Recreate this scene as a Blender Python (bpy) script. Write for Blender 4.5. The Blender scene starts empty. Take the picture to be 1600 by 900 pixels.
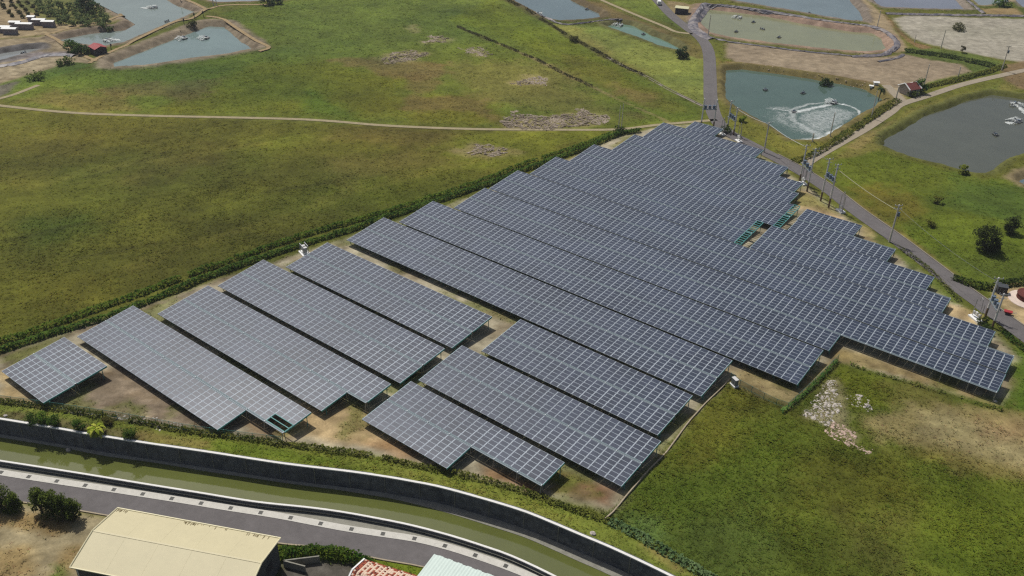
import bpy, math, random
import numpy as np
from mathutils import Vector, Matrix
random.seed(7); RNG = np.random.default_rng(11)
scene = bpy.context.scene
COL = scene.collection
R = math.radians
# ------------------------------------------------------------------ camera (solved from the panel grid)
CAM_H = 105.75; FPX = 1408.48
YAW, PITCH, ROLL = R(-36.9587), R(31.4605), R(1.49135)
_f = np.array([math.sin(YAW)*math.cos(PITCH), math.cos(YAW)*math.cos(PITCH), -math.sin(PITCH)])
_r = np.array([math.cos(YAW), -math.sin(YAW), 0.0]); _u = np.cross(_r, _f)
_r2 = math.cos(ROLL)*_r + math.sin(ROLL)*_u; _u2 = -math.sin(ROLL)*_r + math.cos(ROLL)*_u
CP = np.array([0, 0, CAM_H])
def at(x, y, z=0.0):
    """world point at height z seen at pixel (x, y) of the 1600x900 photograph"""
    q = _f*FPX + _r2*(x-800) + _u2*(450-y); t = (z-CAM_H)/q[2]
    return CP + q*t
def at2(x, y, z=0.0): return at(x, y, z)[:2]
def proj(P):
    q = np.asarray(P, float)-CP; d = q@_f
    return 800+FPX*(q@_r2)/d, 450-FPX*(q@_u2)/d
def pole_height(base, top, zb=0.0):
    g = at(*base, zb); lo, hi = 0.5, 30
    for _ in range(40):
        m = (lo+hi)/2
        if proj(g+np.array([0, 0, m]))[1] > top[1]: lo = m
        else: hi = m
    return lo
cam_d = bpy.data.cameras.new('camera'); cam = bpy.data.objects.new('camera', cam_d); COL.objects.link(cam)
cam_d.sensor_width = 36; cam_d.lens = 36*FPX/1600; cam_d.clip_start = 1; cam_d.clip_end = 20000
M = Matrix.Identity(4)
for i in range(3):
    M[i][0] = _r2[i]; M[i][1] = _u2[i]; M[i][2] = -_f[i]; M[i][3] = CP[i]
cam.matrix_world = M; scene.camera = cam
# ------------------------------------------------------------------ light
SUN_EL, SUN_AZ = 58.0, 163.5          # azimuth counter-clockwise from +X, direction the sun stands in
w = bpy.data.worlds.new('World'); scene.world = w; w.use_nodes = True
nt = w.node_tree; bg = nt.nodes['Background']; sky = nt.nodes.new('ShaderNodeTexSky'); sky.sky_type = 'NISHITA'
sky.sun_disc = False; sky.sun_elevation = R(SUN_EL); sky.sun_rotation = R((90-SUN_AZ) % 360)
sky.air_density = 1.0; sky.dust_density = 3.4; sky.ozone_density = 1.0
nt.links.new(sky.outputs[0], bg.inputs[0]); bg.inputs[1].default_value = 0.066
sd = bpy.data.lights.new('sun', 'SUN'); so = bpy.data.objects.new('sun', sd); COL.objects.link(so)
sd.energy = 3.85; sd.angle = R(0.55); sd.color = (1.0, 0.965, 0.91)
sdir = Vector((math.cos(R(SUN_AZ))*math.cos(R(SUN_EL)), math.sin(R(SUN_AZ))*math.cos(R(SUN_EL)), math.sin(R(SUN_EL))))
so.rotation_euler = sdir.to_track_quat('Z', 'Y').to_euler(); so.location = (0, 0, 300)
scene.cycles.use_denoising = False; scene.cycles.pixel_filter_type = 'BLACKMAN_HARRIS'; scene.cycles.filter_width = 1.3
vs = scene.view_settings; vs.view_transform = 'Standard'; vs.look = 'None'; vs.exposure = 0; vs.gamma = 1; vs.use_curve_mapping = False
# ------------------------------------------------------------------ helpers
def lin(c):
    c = np.asarray(c, float)/255.0
    return np.where(c <= 0.04045, c/12.92, ((c+0.055)/1.055)**2.4)
ILL = 1.22
def alb(c, k=ILL): return tuple(np.clip(lin(c)/k, 0.004, 0.85))
def tag(o, label=None, cat=None, group=None, kind=None):
    if label: o['label'] = label
    if cat: o['category'] = cat
    if group: o['group'] = group
    if kind: o['kind'] = kind
    return o
def empty(name, loc, rz=0.0, label=None, cat=None, group=None):
    o = bpy.data.objects.new(name, None); COL.objects.link(o); o.location = loc; o.rotation_euler = (0, 0, rz)
    o.empty_display_size = 0.3
    return tag(o, label, cat, group)
class MB:
    """collects boxes, tubes and polygons into one mesh"""
    def __init__(s): s.v = []; s.f = []; s.m = []
    def add(s, vs, fs, mi=0):
        b = len(s.v); s.v += [tuple(map(float, p)) for p in vs]; s.f += [tuple(b+i for i in f) for f in fs]; s.m += [mi]*len(fs); return s
    def box(s, c, d, rz=0.0, mi=0, rx=0.0):
        x, y, z = (d[0]/2, d[1]/2, d[2]/2); P = []
        cz, sz, cx, sx = math.cos(rz), math.sin(rz), math.cos(rx), math.sin(rx)
        for a in (-x, x):
            for b in (-y, y):
                for e in (-z, z):
                    b2, e2 = b*cx-e*sx, b*sx+e*cx
                    P.append((c[0]+a*cz-b2*sz, c[1]+a*sz+b2*cz, c[2]+e2))
        return s.add(P, [(0, 1, 3, 2), (4, 6, 7, 5), (0, 4, 5, 1), (2, 3, 7, 6), (0, 2, 6, 4), (1, 5, 7, 3)], mi)
    def tube(s, a, b, r0, r1=None, n=6, mi=0):
        r1 = r0 if r1 is None else r1
        a, b = Vector(a), Vector(b); d = (b-a).normalized(); u = d.orthogonal().normalized(); v = d.cross(u)
        P = []
        for c, r in ((a, r0), (b, r1)):
            for i in range(n):
                t = 2*math.pi*i/n; P.append(c+u*(r*math.cos(t))+v*(r*math.sin(t)))
        F = [(i, (i+1) % n, n+(i+1) % n, n+i) for i in range(n)]+[tuple(range(n-1, -1, -1)), tuple(range(n, 2*n))]
        return s.add(P, F, mi)
    def path(s, pts, r, n=5, mi=0):
        for a, b in zip(pts[:-1], pts[1:]): s.tube(a, b, r, r, n, mi)
        return s
    def build(s, name, mats, parent=None, loc=None, smooth=False):
        me = bpy.data.meshes.new(name); me.from_pydata(s.v, [], s.f)
        mats = mats if isinstance(mats, (list, tuple)) else [mats]
        for m in mats: me.materials.append(m)
        if len(mats) > 1: me.polygons.foreach_set('material_index', s.m)
        if smooth: me.polygons.foreach_set('use_smooth', [True]*len(s.f))
        me.update(); o = bpy.data.objects.new(name, me); COL.objects.link(o)
        if parent is not None: o.parent = parent
        if loc is not None: o.location = loc
        return o
def np_mesh(name, V, F, mats, col=None, parent=None, mi=None, smooth=False):
    """V (n,3), F (m,k) with constant k"""
    me = bpy.data.meshes.new(name); k = F.shape[1]; m = len(F)
    me.vertices.add(len(V)); me.vertices.foreach_set('co', np.ascontiguousarray(V, dtype=np.float32).ravel())
    me.loops.add(m*k); me.loops.foreach_set('vertex_index', np.ascontiguousarray(F, dtype=np.int32).ravel())
    me.polygons.add(m); me.polygons.foreach_set('loop_start', np.arange(0, m*k, k, dtype=np.int32))
    try: me.polygons.foreach_set('loop_total', np.full(m, k, dtype=np.int32))
    except Exception: pass
    mats = mats if isinstance(mats, (list, tuple)) else [mats]
    for a in mats: me.materials.append(a)
    if mi is not None: me.polygons.foreach_set('material_index', np.asarray(mi, dtype=np.int32))
    if smooth: me.polygons.foreach_set('use_smooth', np.ones(m, dtype=bool))
    me.update(calc_edges=True)
    if col is not None:
        at_ = me.color_attributes.new('Col', 'FLOAT_COLOR', 'POINT')
        c4 = np.ones((len(V), 4), dtype=np.float32); c4[:, :3] = col; at_.data.foreach_set('color', c4.ravel())
    o = bpy.data.objects.new(name, me); COL.objects.link(o)
    if parent is not None: o.parent = parent
    return o
# ------------------------------------------------------------------ noise and polygons (numpy)
_tab = RNG.random((256, 256))
def vnoise(x, y, s, seed=0):
    x = np.asarray(x)/s+seed*17.31; y = np.asarray(y)/s+seed*5.77
    xi = np.floor(x).astype(int); yi = np.floor(y).astype(int); fx = x-xi; fy = y-yi
    fx = fx*fx*(3-2*fx); fy = fy*fy*(3-2*fy)
    g = lambda a, b: _tab[a & 255, b & 255]
    return (g(xi, yi)*(1-fx)+g(xi+1, yi)*fx)*(1-fy)+(g(xi, yi+1)*(1-fx)+g(xi+1, yi+1)*fx)*fy
def fbm(x, y, s, o=4, seed=0, gain=.55):
    t = 0; a = 1; n = 0
    for i in range(o): t = t+a*vnoise(x, y, s/2**i, seed+i*3); n += a; a *= gain
    return t/n
def sdf(X, Y, poly):
    """signed distance to polygon, negative inside"""
    P = np.asarray(poly, float); d = np.full(X.shape, 1e12); ins = np.zeros(X.shape, bool)
    for i in range(len(P)):
        a, b = P[i-1], P[i]; e = b-a; wx, wy = X-a[0], Y-a[1]
        t = np.clip((wx*e[0]+wy*e[1])/max(e@e, 1e-9), 0, 1)
        d = np.minimum(d, (wx-e[0]*t)**2+(wy-e[1]*t)**2)
        c = ((a[1] > Y) != (b[1] > Y)) & (X < (b[0]-a[0])*(Y-a[1])/((b[1]-a[1]) if abs(b[1]-a[1]) > 1e-9 else 1e-9)+a[0])
        ins ^= c
    d = np.sqrt(d); return np.where(ins, -d, d)
def dline(X, Y, P):
    d = np.full(X.shape, 1e12); P = np.asarray(P, float)
    for a, b in zip(P[:-1], P[1:]):
        e = b-a; wx, wy = X-a[0], Y-a[1]; t = np.clip((wx*e[0]+wy*e[1])/max(e@e, 1e-9), 0, 1)
        d = np.minimum(d, (wx-e[0]*t)**2+(wy-e[1]*t)**2)
    return np.sqrt(d)
def sstep(a, b, x):
    t = np.clip((x-a)/(b-a), 0, 1); return t*t*(3-2*t)
def smooth_line(P, n=6):
    P = [np.asarray(p, float) for p in P]; P = [2*P[0]-P[1]]+P+[2*P[-1]-P[-2]]; out = []
    for i in range(1, len(P)-2):
        for k in range(n):
            t = k/n; a, b, c, d = P[i-1], P[i], P[i+1], P[i+2]
            out.append(.5*((2*b)+(-a+c)*t+(2*a-5*b+4*c-d)*t*t+(-a+3*b-3*c+d)*t**3))
    out.append(P[-2]); return np.array(out)
def px(pts, z=0.0): return np.array([at2(x, y, z) for x, y in pts])
def resample(P, step):
    P = np.asarray(P); L = np.r_[0, np.cumsum(np.hypot(*(np.diff(P[:, :2], axis=0).T)))]
    n = max(2, int(L[-1]/step)+1); s = np.linspace(0, L[-1], n)
    return np.stack([np.interp(s, L, P[:, i]) for i in range(P.shape[1])], 1)
def normals2(P):
    t = np.gradient(P[:, :2], axis=0); t /= np.maximum(np.hypot(t[:, 0], t[:, 1]), 1e-9)[:, None]
    return np.stack([-t[:, 1], t[:, 0]], 1)       # left of the direction of travel
# ------------------------------------------------------------------ materials
def mat(name, color, rough=.8, metal=0.0, spec=.3, noise=0.0, scale=1.0, bump=0.0, bscale=8.0, col2=None, attr=False, rnd=0.0, ior=None):
    m = bpy.data.materials.new(name); m.use_nodes = True; t = m.node_tree; n = t.nodes; b = n['Principled BSDF']
    b.inputs['Roughness'].default_value = rough; b.inputs['Metallic'].default_value = metal; b.inputs['Specular IOR Level'].default_value = spec
    if ior: b.inputs['IOR'].default_value = ior
    tc = n.new('ShaderNodeTexCoord'); out = None
    if attr:
        a = n.new('ShaderNodeAttribute'); a.attribute_name = 'Col'; out = a.outputs['Color']
    else:
        c = n.new('ShaderNodeRGB'); c.outputs[0].default_value = (*color[:3], 1); out = c.outputs[0]
    if col2 is not None:
        nz = n.new('ShaderNodeTexNoise'); nz.inputs['Scale'].default_value = scale; nz.inputs['Detail'].default_value = 6; nz.inputs['Roughness'].default_value = .65
        t.links.new(tc.outputs['Object'], nz.inputs['Vector'])
        rp = n.new('ShaderNodeValToRGB'); rp.color_ramp.elements[0].position = .42; rp.color_ramp.elements[1].position = .62
        t.links.new(nz.outputs['Fac'], rp.inputs[0]); mx = n.new('ShaderNodeMix'); mx.data_type = 'RGBA'
        t.links.new(rp.outputs[0], mx.inputs['Factor']); t.links.new(out, mx.inputs[6]); mx.inputs[7].default_value = (*col2[:3], 1); out = mx.outputs[2]
    if noise > 0:
        for sc, k in ((scale, noise), (scale*5.3, noise*.8)):
            nz = n.new('ShaderNodeTexNoise'); nz.inputs['Scale'].default_value = sc; nz.inputs['Detail'].default_value = 5; nz.inputs['Roughness'].default_value = .7
            t.links.new(tc.outputs['Object'], nz.inputs['Vector'])
            mr = n.new('ShaderNodeMapRange'); mr.inputs[1].default_value = .3; mr.inputs[2].default_value = .7; mr.inputs[3].default_value = 1-k; mr.inputs[4].default_value = 1+k
            t.links.new(nz.outputs['Fac'], mr.inputs[0]); mx = n.new('ShaderNodeMix'); mx.data_type = 'RGBA'; mx.blend_type = 'MULTIPLY'; mx.inputs['Factor'].default_value = 1
            t.links.new(out, mx.inputs[6]); t.links.new(mr.outputs[0], mx.inputs[7]); out = mx.outputs[2]
    if rnd > 0:
        oi = n.new('ShaderNodeObjectInfo'); mr = n.new('ShaderNodeMapRange'); mr.inputs[3].default_value = 1-rnd; mr.inputs[4].default_value = 1+rnd
        t.links.new(oi.outputs['Random'], mr.inputs[0]); mx = n.new('ShaderNodeMix'); mx.data_type = 'RGBA'; mx.blend_type = 'MULTIPLY'; mx.inputs['Factor'].default_value = 1
        t.links.new(out, mx.inputs[6]); t.links.new(mr.outputs[0], mx.inputs[7]); out = mx.outputs[2]
    t.links.new(out, b.inputs['Base Color'])
    if bump > 0:
        nz = n.new('ShaderNodeTexNoise'); nz.inputs['Scale'].default_value = bscale; nz.inputs['Detail'].default_value = 4
        t.links.new(tc.outputs['Object'], nz.inputs['Vector']); bp = n.new('ShaderNodeBump'); bp.inputs['Strength'].default_value = bump; bp.inputs['Distance'].default_value = .1
        t.links.new(nz.outputs['Fac'], bp.inputs['Height']); t.links.new(bp.outputs[0], b.inputs['Normal'])
    return m
MT = {}
MT['ground'] = mat('ground', (0, 0, 0), .95, spec=.1, attr=True, noise=.22, scale=.45, bump=.6, bscale=2.5)
MT['veg'] = mat('vegetation', (0, 0, 0), .9, spec=.12, attr=True)
def soft_leaf(name, up, tr):
    m = mat(name, (0, 0, 0), .95, spec=.06, attr=True); t = m.node_tree; n = t.nodes; b = n['Principled BSDF']
    g = n.new('ShaderNodeNewGeometry'); a = n.new('ShaderNodeVectorMath'); a.operation = 'SCALE'; a.inputs['Scale'].default_value = 1-up
    c = n.new('ShaderNodeVectorMath'); c.operation = 'ADD'; c.inputs[1].default_value = (0, 0, up); d = n.new('ShaderNodeVectorMath'); d.operation = 'NORMALIZE'
    t.links.new(g.outputs['Normal'], a.inputs[0]); t.links.new(a.outputs[0], c.inputs[0]); t.links.new(c.outputs[0], d.inputs[0]); t.links.new(d.outputs[0], b.inputs['Normal'])
    tl = n.new('ShaderNodeBsdfTranslucent'); mx = n.new('ShaderNodeMixShader'); mx.inputs[0].default_value = tr
    at_ = [q for q in n if q.type == 'ATTRIBUTE'][0]; t.links.new(at_.outputs['Color'], tl.inputs['Color']); out = [q for q in n if q.type == 'OUTPUT_MATERIAL'][0]
    t.links.new(b.outputs[0], mx.inputs[1]); t.links.new(tl.outputs[0], mx.inputs[2]); t.links.new(mx.outputs[0], out.inputs['Surface']); return m
MT['blade'] = soft_leaf('grass_blades', .5, .25)
MT['veg'] = soft_leaf('foliage', .30, .22)
MT['asphalt'] = mat('asphalt', alb((108, 104, 103)), .9, spec=.2, noise=.13, scale=.16, bump=.2, bscale=12)
MT['lane'] = mat('lane_concrete', alb((158, 147, 128)), .92, spec=.15, noise=.12, scale=.5, bump=.2)
MT['dirt'] = mat('dirt_path', alb((160, 148, 118)), .95, spec=.1, noise=.18, scale=.7, bump=.3)
MT['sand_crest'] = mat('bank_path', alb((158, 138, 104)), .95, spec=.1, noise=.2, scale=.6, bump=.3)
MT['concrete_pale'] = mat('concrete_pale', alb((205, 202, 192)), .85, noise=.1, scale=1.2)
MT['coping'] = mat('coping_white', alb((232, 230, 224)), .8, noise=.07, scale=1.0)
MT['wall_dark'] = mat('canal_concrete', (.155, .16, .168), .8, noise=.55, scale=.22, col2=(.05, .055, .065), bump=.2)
MT['ledge'] = mat('ledge_concrete', alb((142, 140, 128)), .85, noise=.2, scale=.8)
MT['grate'] = mat('grate_iron', (.07, .07, .065), .6, metal=.4)
MT['teal'] = mat('teal_steel', (.06, .25, .24), .5, metal=.2, spec=.4, noise=.15, scale=2)
MT['gutter'] = mat('gutter_steel', (.20, .24, .26), .6, metal=.1, spec=.3)
MT['alu'] = mat('panel_frame', (.43, .48, .53), .6, metal=.1, spec=.25)
MT['white_cap'] = mat('white_cap', (.6, .63, .64), .5)
MT['timber'] = mat('pole_concrete', alb((218, 210, 196)), .85, noise=.15, scale=1.5)
MT['pole_grey'] = mat('pole_pale_concrete', alb((232, 228, 220)), .8, noise=.12, scale=1.5)
MT['pole_brown'] = mat('pole_brown', alb((120, 100, 78)), .9, noise=.2, scale=1.5)
MT['steel'] = mat('galvanised_steel', (.35, .36, .37), .45, metal=.6, spec=.5)
MT['insul'] = mat('insulator', (.6, .6, .58), .3)
MT['trafo'] = mat('transformer_paint', (.13, .17, .22), .5, spec=.4)
MT['trafo_pale'] = mat('transformer_pale', (.5, .5, .48), .5, spec=.4)
MT['wire'] = mat('cable', (.42, .40, .25), .5)
MT['cabinet'] = mat('cabinet_grey', alb((128, 134, 134)), .5, spec=.4)
MT['white'] = mat('white_paint', (.74, .74, .71), .6, noise=.05, scale=1)
MT['cream_roof'] = mat('cream_sheet', alb((206, 196, 158)), .55, spec=.35, noise=.035, scale=.25)
MT['shed_wall'] = mat('shed_wall', (.10, .10, .095), .85, noise=.3, scale=.7, col2=(.055, .058, .06))
MT['mint'] = mat('mint_sheet', alb((208, 223, 214)), .6, spec=.35, noise=.04, scale=.6)
MT['red_roof'] = mat('red_sheet', alb((160, 68, 68)), .6, noise=.1, scale=1)
MT['maroon_roof'] = mat('maroon_roof', alb((118, 64, 58)), .7, noise=.15, scale=1)
MT['dark_wall'] = mat('dark_wall', (.045, .042, .045), .8, noise=.2, scale=1)
MT['pale_wall'] = mat('pale_wall', alb((170, 160, 148)), .8, noise=.1, scale=1)
MT['mauve_wall'] = mat('mauve_wall', alb((150, 142, 148)), .8, noise=.2, scale=.8)
MT['canvas'] = mat('canvas', alb((212, 208, 168)), .8, noise=.06, scale=1)
MT['bark'] = mat('bark', (.09, .07, .05), .95, noise=.2, scale=3)
MT['foam'] = mat('foam', (.52, .55, .53), .7)
MT['pontoon'] = mat('pontoon', (.05, .055, .06), .6)
MT['rust'] = mat('rust_red', alb((100, 52, 44)), .9, noise=.25, scale=2)
MT['redpaint'] = mat('red_paint', alb((165, 52, 55)), .6)
MT['black_liner'] = mat('pond_liner', alb((92, 90, 100)), .55, spec=.4, noise=.3, scale=.25, bump=.4, bscale=1.5, col2=alb((128, 120, 116)))
MT['rope'] = mat('post_wood', alb((70, 58, 48)), .9)
MT['kerb'] = mat('kerb_concrete', alb((168, 155, 132)), .9, noise=.15, scale=1)
MT['ditch'] = mat('ditch_concrete', alb((140, 132, 118)), .9, noise=.2, scale=.6)
MT['stone'] = mat('pale_stone', alb((186, 178, 168)), .9, noise=.25, scale=1.5)
def cell_material():
    m = bpy.data.materials.new('solar_cells'); m.use_nodes = True; t = m.node_tree; n = t.nodes; b = n['Principled BSDF']
    oi = n.new('ShaderNodeObjectInfo'); a = n.new('ShaderNodeAttribute'); a.attribute_name = 'Col'
    tc = n.new('ShaderNodeTexCoord'); geo = n.new('ShaderNodeNewGeometry')
    nz = n.new('ShaderNodeTexNoise'); nz.inputs['Scale'].default_value = .09; nz.inputs['Detail'].default_value = 4
    t.links.new(geo.outputs['Position'], nz.inputs['Vector'])
    wn = n.new('ShaderNodeTexWhiteNoise'); wn.noise_dimensions = '3D'
    sc = n.new('ShaderNodeVectorMath'); sc.operation = 'MULTIPLY'; sc.inputs[1].default_value = (1/1.667, 1/1.02, 0)
    fl = n.new('ShaderNodeVectorMath'); fl.operation = 'FLOOR'
    t.links.new(geo.outputs['Position'], sc.inputs[0]); t.links.new(sc.outputs[0], fl.inputs[0]); t.links.new(fl.outputs[0], wn.inputs['Vector'])
    r1 = n.new('ShaderNodeMix'); r1.data_type = 'RGBA'; r1.inputs[6].default_value = (.021, .031, .053, 1); r1.inputs[7].default_value = (.031, .041, .068, 1)
    t.links.new(wn.outputs['Value'], r1.inputs['Factor'])
    r2 = n.new('ShaderNodeMix'); r2.data_type = 'RGBA'; r2.blend_type = 'MULTIPLY'; r2.inputs['Factor'].default_value = 1
    mr = n.new('ShaderNodeMapRange'); mr.inputs[1].default_value = .35; mr.inputs[2].default_value = .65; mr.inputs[3].default_value = .85; mr.inputs[4].default_value = 1.2
    t.links.new(nz.outputs['Fac'], mr.inputs[0]); t.links.new(r1.outputs[2], r2.inputs[6]); t.links.new(mr.outputs[0], r2.inputs[7])
    t.links.new(r2.outputs[2], b.inputs['Base Color'])
    b.inputs['Roughness'].default_value = .35; b.inputs['IOR'].default_value = 1.48; b.inputs['Specular IOR Level'].default_value = .5
    return m
MT['cell'] = cell_material()
def water_material(name, c, rough=.06, spec=.5, ior=1.33, ripple=.06, c2=None, scale=.03):
    m = mat(name, alb(c, 1.15), rough, spec=spec, ior=ior, noise=.10, scale=.018)
    n = m.node_tree.nodes; t = m.node_tree; b = n['Principled BSDF']
    nz = n.new('ShaderNodeTexNoise'); nz.inputs['Scale'].default_value = 1.6; nz.inputs['Detail'].default_value = 3
    geo = n.new('ShaderNodeNewGeometry'); t.links.new(geo.outputs['Position'], nz.inputs['Vector'])
    bp = n.new('ShaderNodeBump'); bp.inputs['Strength'].default_value = ripple; bp.inputs['Distance'].default_value = .1
    t.links.new(nz.outputs['Fac'], bp.inputs['Height']); t.links.new(bp.outputs[0], b.inputs['Normal'])
    return m
def mesh_fence_material():
    m = bpy.data.materials.new('green_wire_mesh'); m.use_nodes = True; t = m.node_tree; n = t.nodes; b = n['Principled BSDF']
    b.inputs['Base Color'].default_value = (.05, .13, .05, 1); b.inputs['Roughness'].default_value = .6; b.inputs['Alpha'].default_value = .42
    return m
MT['mesh_fence'] = mesh_fence_material()
# ------------------------------------------------------------------ lines of the place (traced on the photograph, laid on the ground)
WZ = -1.2
def ext(a, b, d):  # point beyond b, d metres along a->b
    a, b = np.asarray(a), np.asarray(b); e = (b-a)/np.linalg.norm(b-a); return b+e*d
ROAD = smooth_line(px([(985, -45), (1010, -18), (1031, 5), (1050, 25), (1074, 44), (1095, 60), (1107, 81), (1109.5, 124), (1110.5, 154), (1117, 182), (1136, 206), (1168, 223.5), (1205, 243), (1250, 267), (1295, 296), (1340, 331), (1395, 370), (1452, 413), (1497, 448), (1530, 472), (1580, 508), (1640, 552), (1720, 612), (1860, 725), (2050, 900)]), 5)
LANE = smooth_line(px([(1258, 257), (1278, 244), (1314, 223), (1353, 201), (1391, 176), (1408, 163), (1449, 150), (1504, 132), (1568, 117), (1620, 106), (1700, 92)]), 5)
YARD = smooth_line(px([(1413, 161), (1402, 150), (1391, 139), (1384, 133)]), 4)
PATH = smooth_line(px([(-120, 150), (0, 165), (110, 176), (220, 180.5), (330, 183), (440, 185.5), (510, 188.7), (593, 195.6), (675, 199.7), (755, 202), (840, 202.5), (960, 202.5), (1020, 196), (1070, 191.5), (1103, 188.7), (1120, 187)]), 5)
PATH2 = smooth_line(px([(900, -20), (940, 0), (993, 23), (1037, 41), (1056, 49.6), (1082, 53)]), 5)
PATH3 = smooth_line(px([(-40, 166), (0, 154), (24, 147), (60, 133)]), 4)
# bank-top paths round the upper left ponds
BANKP = [smooth_line(px(q, .35), 4) for q in (
    [(72, 54), (100, 45), (135, 37), (170, 30), (192, 24), (186, 20)],
    [(140, 98), (160, 88), (205, 66), (245, 47), (275, 34), (300, 28), (322, 15), (352, 7), (420, 6)],
    [(322, 24), (345, 28), (372, 46), (400, 64), (420, 74), (405, 80)],
    [(322, 15), (305, 6), (285, -3), (262, -14)],
    [(72, 54), (88, 62), (100, 70), (140, 90), (150, 96)])]
CAN_F = smooth_line([ext(at2(71.6, 666.2, .3), at2(0, 654.5, .3), 45)]+[at2(x, y, .3) for x, y in [(0, 654.5), (71.6, 666.2), (142, 678.6), (220, 691), (330, 707), (440, 724), (540, 736), (600, 744.5), (640, 751.5), (686, 760.5), (754, 779), (816, 798), (860, 815.5), (908, 836), (960, 858), (1046, 899)]]+[at2(1150, 955, .3), at2(1290, 1045, .3)], 6)
CAN_N = smooth_line([ext(at2(71.6, 731, 1.), at2(0, 719.9, 1.), 40)]+[at2(x, y, 1.) for x, y in [(0, 719.9), (71.6, 731), (144.6, 742.6), (220, 755), (310, 769.5), (400, 784), (480, 792.5), (532, 799.5), (580, 808), (640, 820), (703, 836.5), (755, 853), (800, 869), (864, 899)]]+[at2(960, 950, 1.), at2(1090, 1030, 1.)], 6)
RS = px([(-90, 719), (0, 733.7), (91, 748), (182, 761.5), (270, 775), (360, 789.5), (440, 802), (532, 819.5), (593, 829), (653, 838), (705, 851), (755, 867), (800, 883), (840, 900), (920, 940), (1030, 1010)])
RS = smooth_line(RS, 4)
RE = smooth_line(px([(-90, 766), (0, 779), (32.7, 784), (121, 797), (185, 808), (300, 827), (440, 849), (505, 855), (592, 873), (659, 885), (720, 903), (800, 935), (930, 1010)]), 4)
DITCH1 = smooth_line(px([(715, 42), (750, 56.5), (769, 64.7), (800, 77), (841, 95), (882.6, 115.7), (924, 135), (976, 160), (1020, 179), (1045, 191.5)]), 4)
DITCH2 = smooth_line(px([(770, -8), (800, 5.5), (855, 35.8), (896, 60.6), (932, 80), (965, 99), (1009, 120), (1042, 139), (1097, 166)]), 4)
PONDS = [  # name, pixel outline of the waterline, colour, bank colour, bank width, crest, roughness
 ('P1', [(177, 98.4), (230, 78.8), (278, 60), (311, 47), (326, 41.5), (350, 42.7), (374.4, 63.4), (395, 77.7), (352.5, 86.4), (287, 95), (225.6, 104), (180, 106.5)], (114, 132, 128), (132, 119, 99), 5.5, .5, .07),
 ('P2', [(91, 62.3), (144.7, 51.4), (195, 46), (209, 37), (190.6, 26), (144.7, 2), (120, -12), (150, -40), (240, -30), (256, -2), (276, 8.8), (306.6, 19.7), (276, 33), (230, 52.5), (188.5, 70), (162, 75), (129.4, 72), (103, 67)], (124, 136, 130), (130, 116, 98), 4.0, .5, .08),
 ('P3', [(-60, 95), (0, 84), (36.7, 78.2), (61, 76.4), (64, 80), (36.7, 88), (0, 97.8), (-60, 112)], (130, 134, 132), (104, 100, 96), 3.0, .4, .08),
 ('P4', [(308, -6), (316, 1), (340, 6.8), (405, 5.3), (470, 0), (500, -30), (330, -40)], (138, 146, 148), (130, 112, 88), 2.5, .4, .08),
 ('P5', [(785, -16), (811, 7.5), (837.5, 20.6), (856, 32), (875, 35.6), (916, 32.8), (938.8, 29), (935, 20.6), (912.5, 11), (893.8, 2), (870, -16), (830, -40)], (100, 116, 118), (104, 92, 68), 3.0, .4, .06),
 ('P5b', [(944, 41), (968.8, 37.5), (987.5, 40), (1015.6, 54.4), (1043.8, 65.6), (1064, 77), (1060.6, 81.6), (1034, 75), (997, 60), (965, 49.7)], (100, 128, 112), (100, 98, 62), 3.0, .3, .06),
 ('P6', [(1095.6, 35.6), (1103, 15), (1133, 17.8), (1198.8, 26), (1255, 37.5), (1330, 49.7), (1362, 52), (1376, 60.4), (1383, 74.7), (1374.4, 81), (1345, 83), (1318.8, 81.6), (1255, 75), (1198.8, 68.4), (1142.5, 61), (1114.4, 54.4)], (128, 130, 98), (148, 126, 108), 5.0, .5, .12),
 ('P7', [(1100, -8), (1120, -1), (1217.5, 16), (1273.8, 26), (1330, 35.6), (1349.6, 36.4), (1344, 19.5), (1330, 3.5), (1316, -14), (1200, -40), (1090, -30)], (112, 126, 128), (122, 112, 100), 3.5, .5, .07),
 ('P8', [(1350, -14), (1362, -4), (1369, 7), (1381.5, 14), (1454.4, 17), (1509.5, 17.8), (1495, 1.8), (1470, -20), (1400, -30)], (118, 122, 132), (128, 118, 106), 3.0, .4, .09),
 ('P9', [(1510, -8), (1522, 3.5), (1533, 12), (1560, 8), (1578, 5), (1572, -8), (1540, -20)], (128, 136, 136), (138, 124, 98), 2.5, .4, .08),
 ('P10', [(1578, -8), (1588, 2), (1600, 15), (1650, 25), (1660, -10)], (120, 124, 136), (128, 118, 106), 2.5, .4, .08),
 ('P11', [(1160, 108.8), (1134.7, 110), (1133, 129.5), (1135, 154), (1148, 168), (1200, 197), (1240, 222), (1270, 221.8), (1292, 212), (1325, 190), (1347, 176), (1369, 165), (1379, 155.6), (1353, 140.5), (1314, 132), (1270, 124), (1215, 115.7)], (80, 100, 90), (112, 102, 62), 3.5, .5, .06),
 ('P12', [(1381, 232), (1380, 220), (1408, 204), (1443.7, 182), (1477, 171), (1512.6, 157), (1551, 148.8), (1600, 155.6), (1700, 172), (1720, 235), (1600, 239), (1573, 249), (1551, 265), (1532, 273.7), (1518, 273.7), (1477, 261), (1435.5, 251.6), (1400, 240)], (86, 89, 78), (96, 98, 50), 2.5, .3, .07),
 ('P13', [(1590, 286), (1600, 279), (1660, 268), (1690, 310), (1612, 296)], (96, 114, 120), (128, 116, 84), 3.0, .3, .07)]
for i, p in enumerate(PONDS): PONDS[i] = (p[0], px(p[1], WZ))+tuple(p[2:])
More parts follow.
